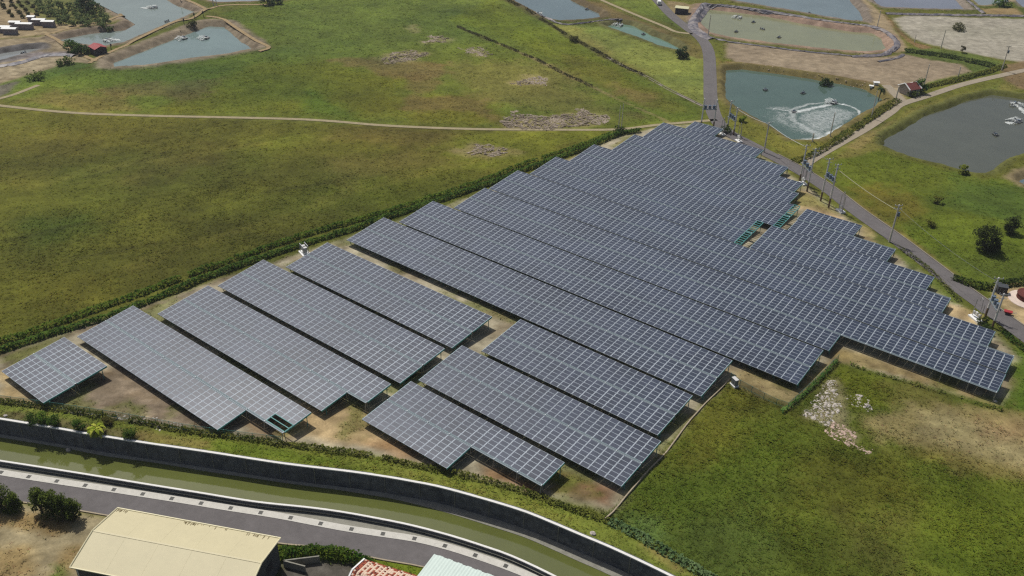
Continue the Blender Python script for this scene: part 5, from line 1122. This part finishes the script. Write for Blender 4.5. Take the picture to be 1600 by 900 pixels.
AER = [((288, 60), R(-95), 'left splashing aerator on the lower left pond', 1), ((322.5, 59.5), R(-95), 'right splashing aerator on the lower left pond', 1), ((241, 13), R(175), 'splashing aerator in the middle of the upper left pond', 1), ((167, 63), R(-5), 'splashing aerator near the red roofed pond shed', 1), ((261, 34), 0.3, 'idle dark aerator on the upper left pond', 0), ((37, 83.5), .5, 'idle aerator on the narrow pond at the left edge', 0),
  ((841, 21), R(-60), 'splashing aerator by the near bank of the blue grey pond at the top', 1), ((968, 39), R(-90), 'splashing aerator on the narrow pond beside the reed field', 1), ((1005, 54), .4, 'idle aerator in the middle of the narrow pond', 0), ((917, 15), .2, 'faint idle aerator near the far bank of the blue grey pond', 0),
  ((1154, 27), R(-90), 'splashing aerator on the yellowish pond', 1), ((1177, 35), .2, 'idle aerator right below the splashing one on the yellowish pond', 0), ((1191, 46), 1.2, 'idle flat aerator in the centre of the yellowish pond', 0), ((1150, 50), .2, 'idle aerator at the left of the yellowish pond', 0), ((1217, 59), .1, 'idle aerator nearest the dry pond on the yellowish pond', 0),
  ((1175, 7), .4, 'left idle aerator on the blue grey pond behind the yellowish one', 0), ((1264, 21), .4, 'right idle aerator on the blue grey pond behind the yellowish one', 0),
  ((1304, 161), R(200), 'foaming aerator at the head of the long white trail on the teal pond', 1), ((1195.5, 141), .5, 'idle dark aerator at the left of the teal pond', 0), ((1254.5, 146), .1, 'idle pale aerator in the upper part of the teal pond', 0), ((1240, 175), .2, 'aerator in the churned water at the left end of the foam', 0),
  ((1585, 162), R(-60), 'upper splashing aerator on the grey pond', 1), ((1591, 191), R(160), 'lower splashing aerator on the grey pond', 1), ((1555, 211), .6, 'idle dark aerator on the grey pond', 0)]
for k, (p, a, lb, on) in enumerate(AER):
    aerator(p, a, lb, on, 1.1 if on else .85)
    if on: fan(p, a, 90, 3.4, 1.5, 1.0, 200+k*3)
rg = np.random.default_rng(21)
def foam_line(pts, n, wd, sz, taper=True):
    L = resample(smooth_line(px(pts, WZ), 6), .4); i = rg.integers(0, len(L), n); t = i/len(L); Nn = normals2(L)
    o = rg.normal(0, 1, n)*wd*((.3+.9*t) if taper else 1); q = L[i]+Nn[i]*o[:, None]
    foamC.append(np.c_[q, np.full(n, WZ+.035)+rg.uniform(0, .05, n)]); foamS.append(rg.uniform(.5, 1.5, n)*sz)
def foam_sheet(lines, areas, name_label):
    """thin floating foam: a fine sheet whose cover follows the drift lines"""
    allp = np.vstack([px(l[0], WZ) for l in lines]); lo, hi = allp.min(0)-8, allp.max(0)+8
    xs = np.arange(lo[0], hi[0], .4); ys = np.arange(lo[1], hi[1], .4); X, Y = np.meshgrid(xs, ys, indexing='ij'); Dn = np.zeros(X.shape)
    wx = X+(fbm(X, Y, 4, 3, 5)-.5)*2.2; wy = Y+(fbm(X, Y, 4, 3, 6)-.5)*2.2
    for pts, w0, w1, k in lines:
        L = resample(smooth_line(px(pts, WZ), 6), 1.0); best = np.zeros(X.shape)
        for i, p in enumerate(L): ww = w0+(w1-w0)*i/len(L); best = np.maximum(best, np.exp(-((wx-p[0])**2+(wy-p[1])**2)/ww**2))
        Dn = np.maximum(Dn, best*k)
    for pts, k, sf in areas: Dn = np.maximum(Dn, k*(1-sstep(-sf, sf, sdf(wx, wy, px(pts, WZ)))))
    P11 = [p for p in PONDS if p[0] == 'P11'][0][1]; Dn *= 1-sstep(-.3, .6, sdf(X, Y, P11))
    idx = np.arange(X.size).reshape(X.shape); F = np.stack([idx[:-1, :-1], idx[1:, :-1], idx[1:, 1:], idx[:-1, 1:]], -1).reshape(-1, 4); F = F[Dn.ravel()[F].max(1) > .04]
    u, inv = np.unique(F, return_inverse=True); V = np.stack([X.ravel()[u], Y.ravel()[u], np.full(len(u), WZ+.03)], 1); F = inv.reshape(F.shape)
    m = bpy.data.materials.new('drifting_foam'); m.use_nodes = True; t = m.node_tree; n = t.nodes; bs = n['Principled BSDF']; bs.inputs['Base Color'].default_value = (.62, .66, .64, 1); bs.inputs['Roughness'].default_value = .8
    a = n.new('ShaderNodeAttribute'); a.attribute_name = 'Col'; nz = n.new('ShaderNodeTexNoise'); nz.inputs['Scale'].default_value = .85; nz.inputs['Detail'].default_value = 7; nz.inputs['Roughness'].default_value = .72; nz.inputs['Distortion'].default_value = 1.6
    g = n.new('ShaderNodeNewGeometry'); t.links.new(g.outputs['Position'], nz.inputs['Vector']); ad = n.new('ShaderNodeMath'); ad.operation = 'ADD'; t.links.new(nz.outputs['Fac'], ad.inputs[0]); t.links.new(a.outputs['Fac'], ad.inputs[1])
    mr = n.new('ShaderNodeMapRange'); mr.inputs[1].default_value = .80; mr.inputs[2].default_value = 1.28; mr.inputs[4].default_value = .92; t.links.new(ad.outputs[0], mr.inputs[0]); t.links.new(mr.outputs[0], bs.inputs['Alpha'])
    o = np_mesh('foam', V, F, m, col=np.repeat(Dn.ravel()[u][:, None], 3, 1)); return tag(o, name_label, 'foam', None, 'stuff')
foam_sheet([([(1304, 161), (1325, 165), (1338, 172), (1344.5, 180)], .6, .7, .85), ([(1344, 180), (1338, 188), (1322, 196), (1308, 203), (1298, 209), (1288, 215), (1272, 219), (1246, 223)], .8, 2.6, .8), ([(1299, 163), (1275, 168), (1255, 173), (1238, 176)], 1.0, 1.6, .72),
  ([(1297, 161), (1270, 162), (1250, 168), (1235, 172), (1212, 170)], .8, 1.8, .55), ([(1238, 177), (1238, 186), (1250, 195), (1264, 203), (1275, 208), (1282, 214)], 1.8, 4.0, .52), ([(1240, 172), (1225, 168), (1208, 170)], 2.2, 3.5, .42), ([(1205, 172), (1196, 182), (1215, 188)], 2.0, 3.0, .28), ([(1220, 196), (1240, 205), (1262, 212)], 2.5, 3.0, .3)],
  [([(1300, 164), (1342, 176), (1336, 188), (1290, 212), (1262, 204), (1240, 184), (1250, 174)], .46, 4), ([(1240, 168), (1200, 172), (1200, 190), (1250, 212), (1285, 215), (1245, 190)], .40, 5)], 'white foam drifting in a loop on the teal pond')
foam_line([(241, 13), (230, 13), (222, 12)], 120, .6, .6, False); foam_line([(169, 63), (180, 63), (186, 62)], 120, .6, .6, False)
foam_line([(838, 22), (850, 27), (862, 32)], 200, .8, .6); foam_line([(1586, 163), (1596, 171), (1604, 178)], 200, .6, .6); foam_line([(1592, 191), (1580, 192), (1574, 193)], 120, .6, .5)
FC, FS = np.vstack(foamC), np.concatenate(foamS); th = rg.uniform(0, 6.28, len(FC)); V = []
for k in range(5):
    a = th+k*2*math.pi/5; r_0 = FS*.5*rg.uniform(.6, 1.2, len(FS)); V.append(np.c_[FC[:, 0]+np.cos(a)*r_0, FC[:, 1]+np.sin(a)*r_0, FC[:, 2]+rg.normal(0, .02, len(FC))])
V = np.stack(V, 1).reshape(-1, 3); fo = np_mesh('foam', V, np.arange(len(V)).reshape(-1, 5), MT['foam']); fo['kind'] = 'stuff'; fo['label'] = 'white foam and spray trailing from the pond aerators'; fo['category'] = 'foam'
# ------------------------------------------------------------------ posts, liners, islets, rubble
def post(p, h, label, r=.14):
    g = gpos(*p); rt = empty('control_post', tuple(g), rg.uniform(0, 3), label, 'control post', 'wooden control posts on the pond banks')
    b = MB(); b.tube((0, 0, -.3), (0, 0, h), r, r*.9, 6); b.build('pole', MT['rope'], rt)
    b = MB(); b.box((0, -.25, h*.72), (.6, .35, .75)); b.box((0, -.25, h*.72+.4), (.7, .45, .06)); b.build('control_box', MT['dark_wall'], rt)
    return rt
for p, lb in [((288, 39), 'tallest control post on the bank between the two left ponds'), ((304, 29), 'control post near the upper corner of the left bank'), ((304.5, 43), 'control post on the lower slope of the left bank'), ((174, 78), 'control post right of the red roofed pond shed'), ((282, 3), 'control post at the top edge bank'), ((318, 26), 'control post at the top corner of the lower left pond')]: post(p, 2.6, lb)
def liner_band(pts, wd, label, hgt=.55, seed=0):
    L = resample(smooth_line(px(pts, .4), 4), 1.2); Nn = normals2(L); rgl = np.random.default_rng(seed); b = MB(); V = []; k = 6
    for p, n_ in zip(L, Nn):
        for j in range(k):
            o = (j/(k-1)-.5)*wd*2+rgl.normal(0, .12); q = p+n_*o; V.append((*q, max(gh(*q), WZ)+.12+hgt*math.sin(math.pi*j/(k-1))*rgl.uniform(.5, 1)))
    b.add(V, [(i*k+j, i*k+j+1, (i+1)*k+j+1, (i+1)*k+j) for i in range(len(L)-1) for j in range(k-1)])
    return tag(b.build('pond_liner', MT['black_liner']), label, 'pond liner')
liner_band([(1104, 8), (1140, 10), (1218, 21), (1290, 33), (1345, 39), (1378, 47), (1396, 60), (1402, 70), (1392, 80), (1372, 86), (1330, 87)], 1.3, 'dark grey liner dyke curving round the far side of the yellowish pond', .6, 1)
liner_band([(1330, 86), (1255, 79), (1200, 72), (1145, 65), (1118, 60)], .7, 'dark grey liner edge on the near bank of the yellowish pond', .4, 2)
liner_band([(1104, 6), (1092, 22), (1082, 40), (1098, 54), (1112, 60)], 2.2, 'broad dark liner slope between the road bend and the yellowish pond', .5, 3)
liner_band([(1384, 20), (1454, 22), (1540, 23), (1600, 24), (1660, 26)], 1.6, 'dark liner dyke along the far edge of the pale dry pond', .6, 4)
liner_band([(1512, 0), (1530, 14), (1538, 20)], 1.0, 'short dark liner dyke between the two far top right ponds', .5, 5)
liner_band([(-30, 106), (30, 97), (66, 86), (100, 84), (116, 86)], 1.6, 'crumpled dark liner heaps beside the narrow pond at the left edge', .5, 6)
liner_band([(845, 24), (880, 37), (918, 34), (944, 31), (972, 30)], .6, 'dark plank weir between the blue grey pond and the narrow pond', .5, 7)
liner_band([(1372, 95), (1400, 90), (1412, 84)], .8, 'short torn liner strip at the corner of the dry pond', .4, 8)
def scatter_stones(poly, n, s0, s1, name, label, m, seed):
    rgs = np.random.default_rng(seed); P = px(poly); lo, hi = P.min(0), P.max(0); q = rgs.uniform(lo, hi, (n*4, 2)); d = sdf(q[:, 0], q[:, 1], P)+(fbm(q[:, 0], q[:, 1], 3, 3, seed)-.5)*5; q = q[d < 0][:n]
    s = rgs.uniform(s0, s1, len(q))*rgs.choice([.6, 1, 1.5], len(q), p=[.5, .35, .15]); V, F = [], []
    base = np.array([(-1, -1, 0), (1, -1, 0), (1, 1, 0), (-1, 1, 0), (-.7, -.6, 1), (.6, -.7, 1), (.7, .6, 1), (-.6, .7, 1)], float)*.5; fc = np.array([(0, 1, 5, 4), (1, 2, 6, 5), (2, 3, 7, 6), (3, 0, 4, 7), (4, 5, 6, 7)])
    a = rgs.uniform(0, 6.28, len(q)); W = base[None]*s[:, None, None]*rgs.uniform(.6, 1.3, (len(q), 1, 3))*np.array([1.25, 1, .55])+rgs.normal(0, .08, (len(q), 8, 3))*s[:, None, None]
    ca, sa = np.cos(a)[:, None], np.sin(a)[:, None]; x = W[..., 0]*ca-W[..., 1]*sa; y = W[..., 0]*sa+W[..., 1]*ca
    W = np.stack([x+q[:, 0:1], y+q[:, 1:2], W[..., 2]+gh(q[:, 0], q[:, 1])[:, None]-.03], -1)
    o = np_mesh(name, W.reshape(-1, 3), (fc[None]+(np.arange(len(q))*8)[:, None, None]).reshape(-1, 4), m); return tag(o, label, 'rubble', None, 'stuff')
scatter_stones([(1260, 652), (1266, 630), (1285, 610), (1303, 592), (1308, 600), (1306, 620), (1320, 640), (1312, 660), (1285, 662)], 640, .12, .4, 'rubble', 'pile of pale rubble on the grassy mound below the corner fence', MT['stone'], 3)
scatter_stones([(1296, 664), (1318, 664), (1345, 692), (1362, 706), (1340, 702), (1312, 690)], 300, .14, .4, 'rubble', 'lower pinkish tongue of rubble at the edge of the green field', mat('pink_rubble', alb((190, 166, 150)), .9, noise=.25, scale=1.5), 4)
scatter_stones([(1318, 615), (1345, 618), (1372, 632), (1360, 645), (1330, 634)], 90, .15, .4, 'rubble', 'sparse pale stones right of the main rubble pile', MT['stone'], 5)
scatter_stones([(90, 640), (170, 646), (300, 668), (250, 664), (120, 648)], 420, .10, .28, 'rubble', 'small pale stones on the brown soil at the front left fence', MT['stone'], 6)
scatter_stones([(1130, 96), (1160, 100), (1230, 110), (1300, 122), (1372, 134), (1380, 142), (1330, 130), (1220, 112)], 130, .18, .42, 'rubble', 'broken stones along the far bank of the teal pond', mat('bank_stone', alb((160, 142, 120)), .9, noise=.25, scale=1.5), 7)
def boulder(p, s, label, zb=None, m='stone', seed=0):
    rgs = np.random.default_rng(seed); g = gpos(*p) if zb is None else at(*p, zb); b = MB(); V = []; n1, n2 = 8, 5
    for j in range(n2):
        ph_ = math.pi*(j/(n2-1))*.55+.1
        for i in range(n1): a = 2*math.pi*i/n1; rr = s*rgs.uniform(.8, 1.15); V.append((math.cos(a)*math.sin(ph_)*rr, math.sin(a)*math.sin(ph_)*rr*.8, math.cos(ph_)*rr*.7))
    b.add(V, [(j*n1+i, j*n1+(i+1) % n1, (j+1)*n1+(i+1) % n1, (j+1)*n1+i) for j in range(n2-1) for i in range(n1)]+[tuple(range(n1))])
    o = b.build('boulder', MT[m]); o.location = tuple(g); return tag(o, label, 'stone')
boulder((926.5, 835), .55, 'round pale stone on the canal berm at the bend'); boulder((9, 651), .45, 'small white stone by the canal coping at the left edge', seed=2)
boulder((107, 703), .5, 'pale stone lying on the canal footing at the left', -3.4, seed=3); boulder((1355, 635), .6, 'single large pale stone beside the rubble pile', seed=4)
boulder((1555, 627), .4, 'pale stone at the far end of the thin weedy fence line', seed=5)
# ------------------------------------------------------------------ grass and weeds over the vegetated ground
rg = np.random.default_rng(33)
def in_view(x, y, m=280):
    d = np.stack([x, y, np.zeros_like(x)], -1)-CP; z = d@_f; u = 800+FPX*(d@_r2)/z; v = 450-FPX*(d@_u2)/z
    return (u > -m) & (u < 1600+m) & (v > -m) & (v < 900+m)
DRY = np.array(alb((150, 130, 84)))
def tufts(name, label, dmin, dmax, dens, s0, s1, thr=.18, tri=3, flat=1.0, hk=1.0, cv=.16):
    n = int(580*555*dens); x = rg.uniform(-480, 100, n); y = rg.uniform(10, 565, n); D = np.sqrt(x*x+y*y+CAM_H**2)
    k = (D > dmin) & (D <= dmax) & in_view(x, y); x, y = x[k], y[k]; i, j = gi(x, y)
    vg = gveg[i, j]*np.where(gdr[i, j] < .3, 0, 1); k = (vg*(.55+.9*fbm(x, y, 2.5, 3, 91)) > rg.uniform(thr, 1.0, len(x))) & (gz[i, j] > -.9); x, y, i, j = x[k], y[k], i[k], j[k]
    k = (sdf(x, y, canal_poly) > .7) & (sdf(x, y, strip_poly) > .4); x, y, i, j = x[k], y[k], i[k], j[k]; n = len(x)
    s = rg.uniform(s0, s1, n)*(.55+.9*fbm(x, y, 6, 3, 95)); c = gc[i, j]*np.exp(rg.normal(0, cv, (n, 1)))*np.exp(rg.normal(0, .06, (n, 3)))*1.2; z = gz[i, j]-.03
    V = np.empty((n, tri, 3, 3)); a0 = rg.uniform(0, 6.28, n)
    for t in range(tri):
        a = a0+t*2*math.pi/tri+rg.normal(0, .4, n); lean = rg.uniform(.4, 1.0, n)*flat; w_ = s*rg.uniform(.28, .5, n); h = s*rg.uniform(.25, .65, n)*hk
        ca, sa = np.cos(a), np.sin(a)
        V[:, t, 0] = np.c_[x-sa*w_*.5, y+ca*w_*.5, z]; V[:, t, 1] = np.c_[x+sa*w_*.5, y-ca*w_*.5, z]
        V[:, t, 2] = np.c_[x+ca*s*lean, y+sa*s*lean, z+h]
    o = np_mesh(name, V.reshape(-1, 3), np.arange(n*tri*3).reshape(-1, 3), MT['blade'], col=np.repeat(c, tri*3, axis=0)); print(name, n)
    return tag(o, label, 'grass', None, 'stuff')
tufts('grass', 'leafy grass and weeds on the nearest fields and the canal berm', 0, 190, 8.5, .3, .65, hk=.85, cv=.15)
tufts('grass', 'grass and weeds on the fields in the middle distance', 190, 260, 3.2, .35, .65, hk=.7, cv=.13)
tufts('grass', 'grass of the large olive field and the right meadow', 260, 360, 1.5, .4, .75, hk=.55, cv=.11)
tufts('grass', 'reeds and grass of the far fields round the ponds', 360, 560, .7, .5, .95, hk=.5, cv=.10)

# pale dead reeds standing in patches
rg = np.random.default_rng(55); RV, RC = [], []
for poly, dens in (([(585, 92), (612, 82), (645, 79), (668, 84), (650, 94), (612, 99)], 2.2), ([(664, 66), (680, 57), (702, 60), (700, 67)], 2), ([(720, 76), (750, 73), (770, 86), (750, 92)], 1.2), ([(800, 130), (822, 120), (850, 122), (848, 133)], 2), ([(790, 192), (806, 178), (850, 184), (905, 174), (944, 180), (936, 193), (870, 201), (800, 198)], 3), ([(715, 238), (740, 228), (790, 232), (800, 240), (770, 246), (730, 246)], 2.2)):
    P = px(poly); lo, hi = P.min(0)-2, P.max(0)+2; n = int((hi-lo).prod()*dens*.6); q = rg.uniform(lo, hi, (n, 2)); d = sdf(q[:, 0], q[:, 1], P)+(fbm(q[:, 0], q[:, 1], 6, 3, 13)-.5)*9; q = q[d < 0]; n = len(q)
    lean = fbm(q[:, 0], q[:, 1], 7, 2, 17)*9; z = gh(q[:, 0], q[:, 1])
    for t in range(4):
        a = lean+rg.normal(0, .5, n); s = rg.uniform(.8, 1.7, n); w_ = s*.22; h = s*rg.uniform(.08, .24, n); ca, sa = np.cos(a), np.sin(a); o = rg.normal(0, .25, (n, 2)); x, y = q[:, 0]+o[:, 0], q[:, 1]+o[:, 1]
        RV.append(np.stack([np.c_[x-sa*w_, y+ca*w_, z], np.c_[x+sa*w_, y-ca*w_, z], np.c_[x+ca*s*.8, y+sa*s*.8, z+h]], 1)); k = np.clip(rg.normal(.55, .3, (n, 1)), 0, 1); RC.append(np.array(alb((146, 132, 108)))*(1-k)+np.array(alb((196, 182, 166)))*k)
RV, RC = np.concatenate(RV), np.concatenate(RC)
tag(np_mesh('reeds', RV.reshape(-1, 3), np.arange(len(RV)*3).reshape(-1, 3), MT['blade'], col=np.repeat(RC, 3, axis=0)), 'pale dry reeds leaning over in patches on the olive fields', 'reeds', None, 'stuff')
# ------------------------------------------------------------------ thin summer haze in the air
hm = bpy.data.materials.new('haze'); hm.use_nodes = True; t = hm.node_tree; n = t.nodes
n.remove(n['Principled BSDF']); pv = n.new('ShaderNodeVolumePrincipled'); out = [q for q in n if q.type == 'OUTPUT_MATERIAL'][0]
pv.inputs['Color'].default_value = (.88, .92, 1, 1); pv.inputs['Density'].default_value = .00012; pv.inputs['Anisotropy'].default_value = .3
t.links.new(pv.outputs[0], out.inputs['Volume'])
HZ = 8000.0
b = MB(); b.box((-200, 300, (-7+122)/2), (2*HZ, 2*HZ, 129)); o = b.build('haze', hm); tag(o, 'thin pale haze in the air over the ponds and fields', 'haze', None, 'stuff')
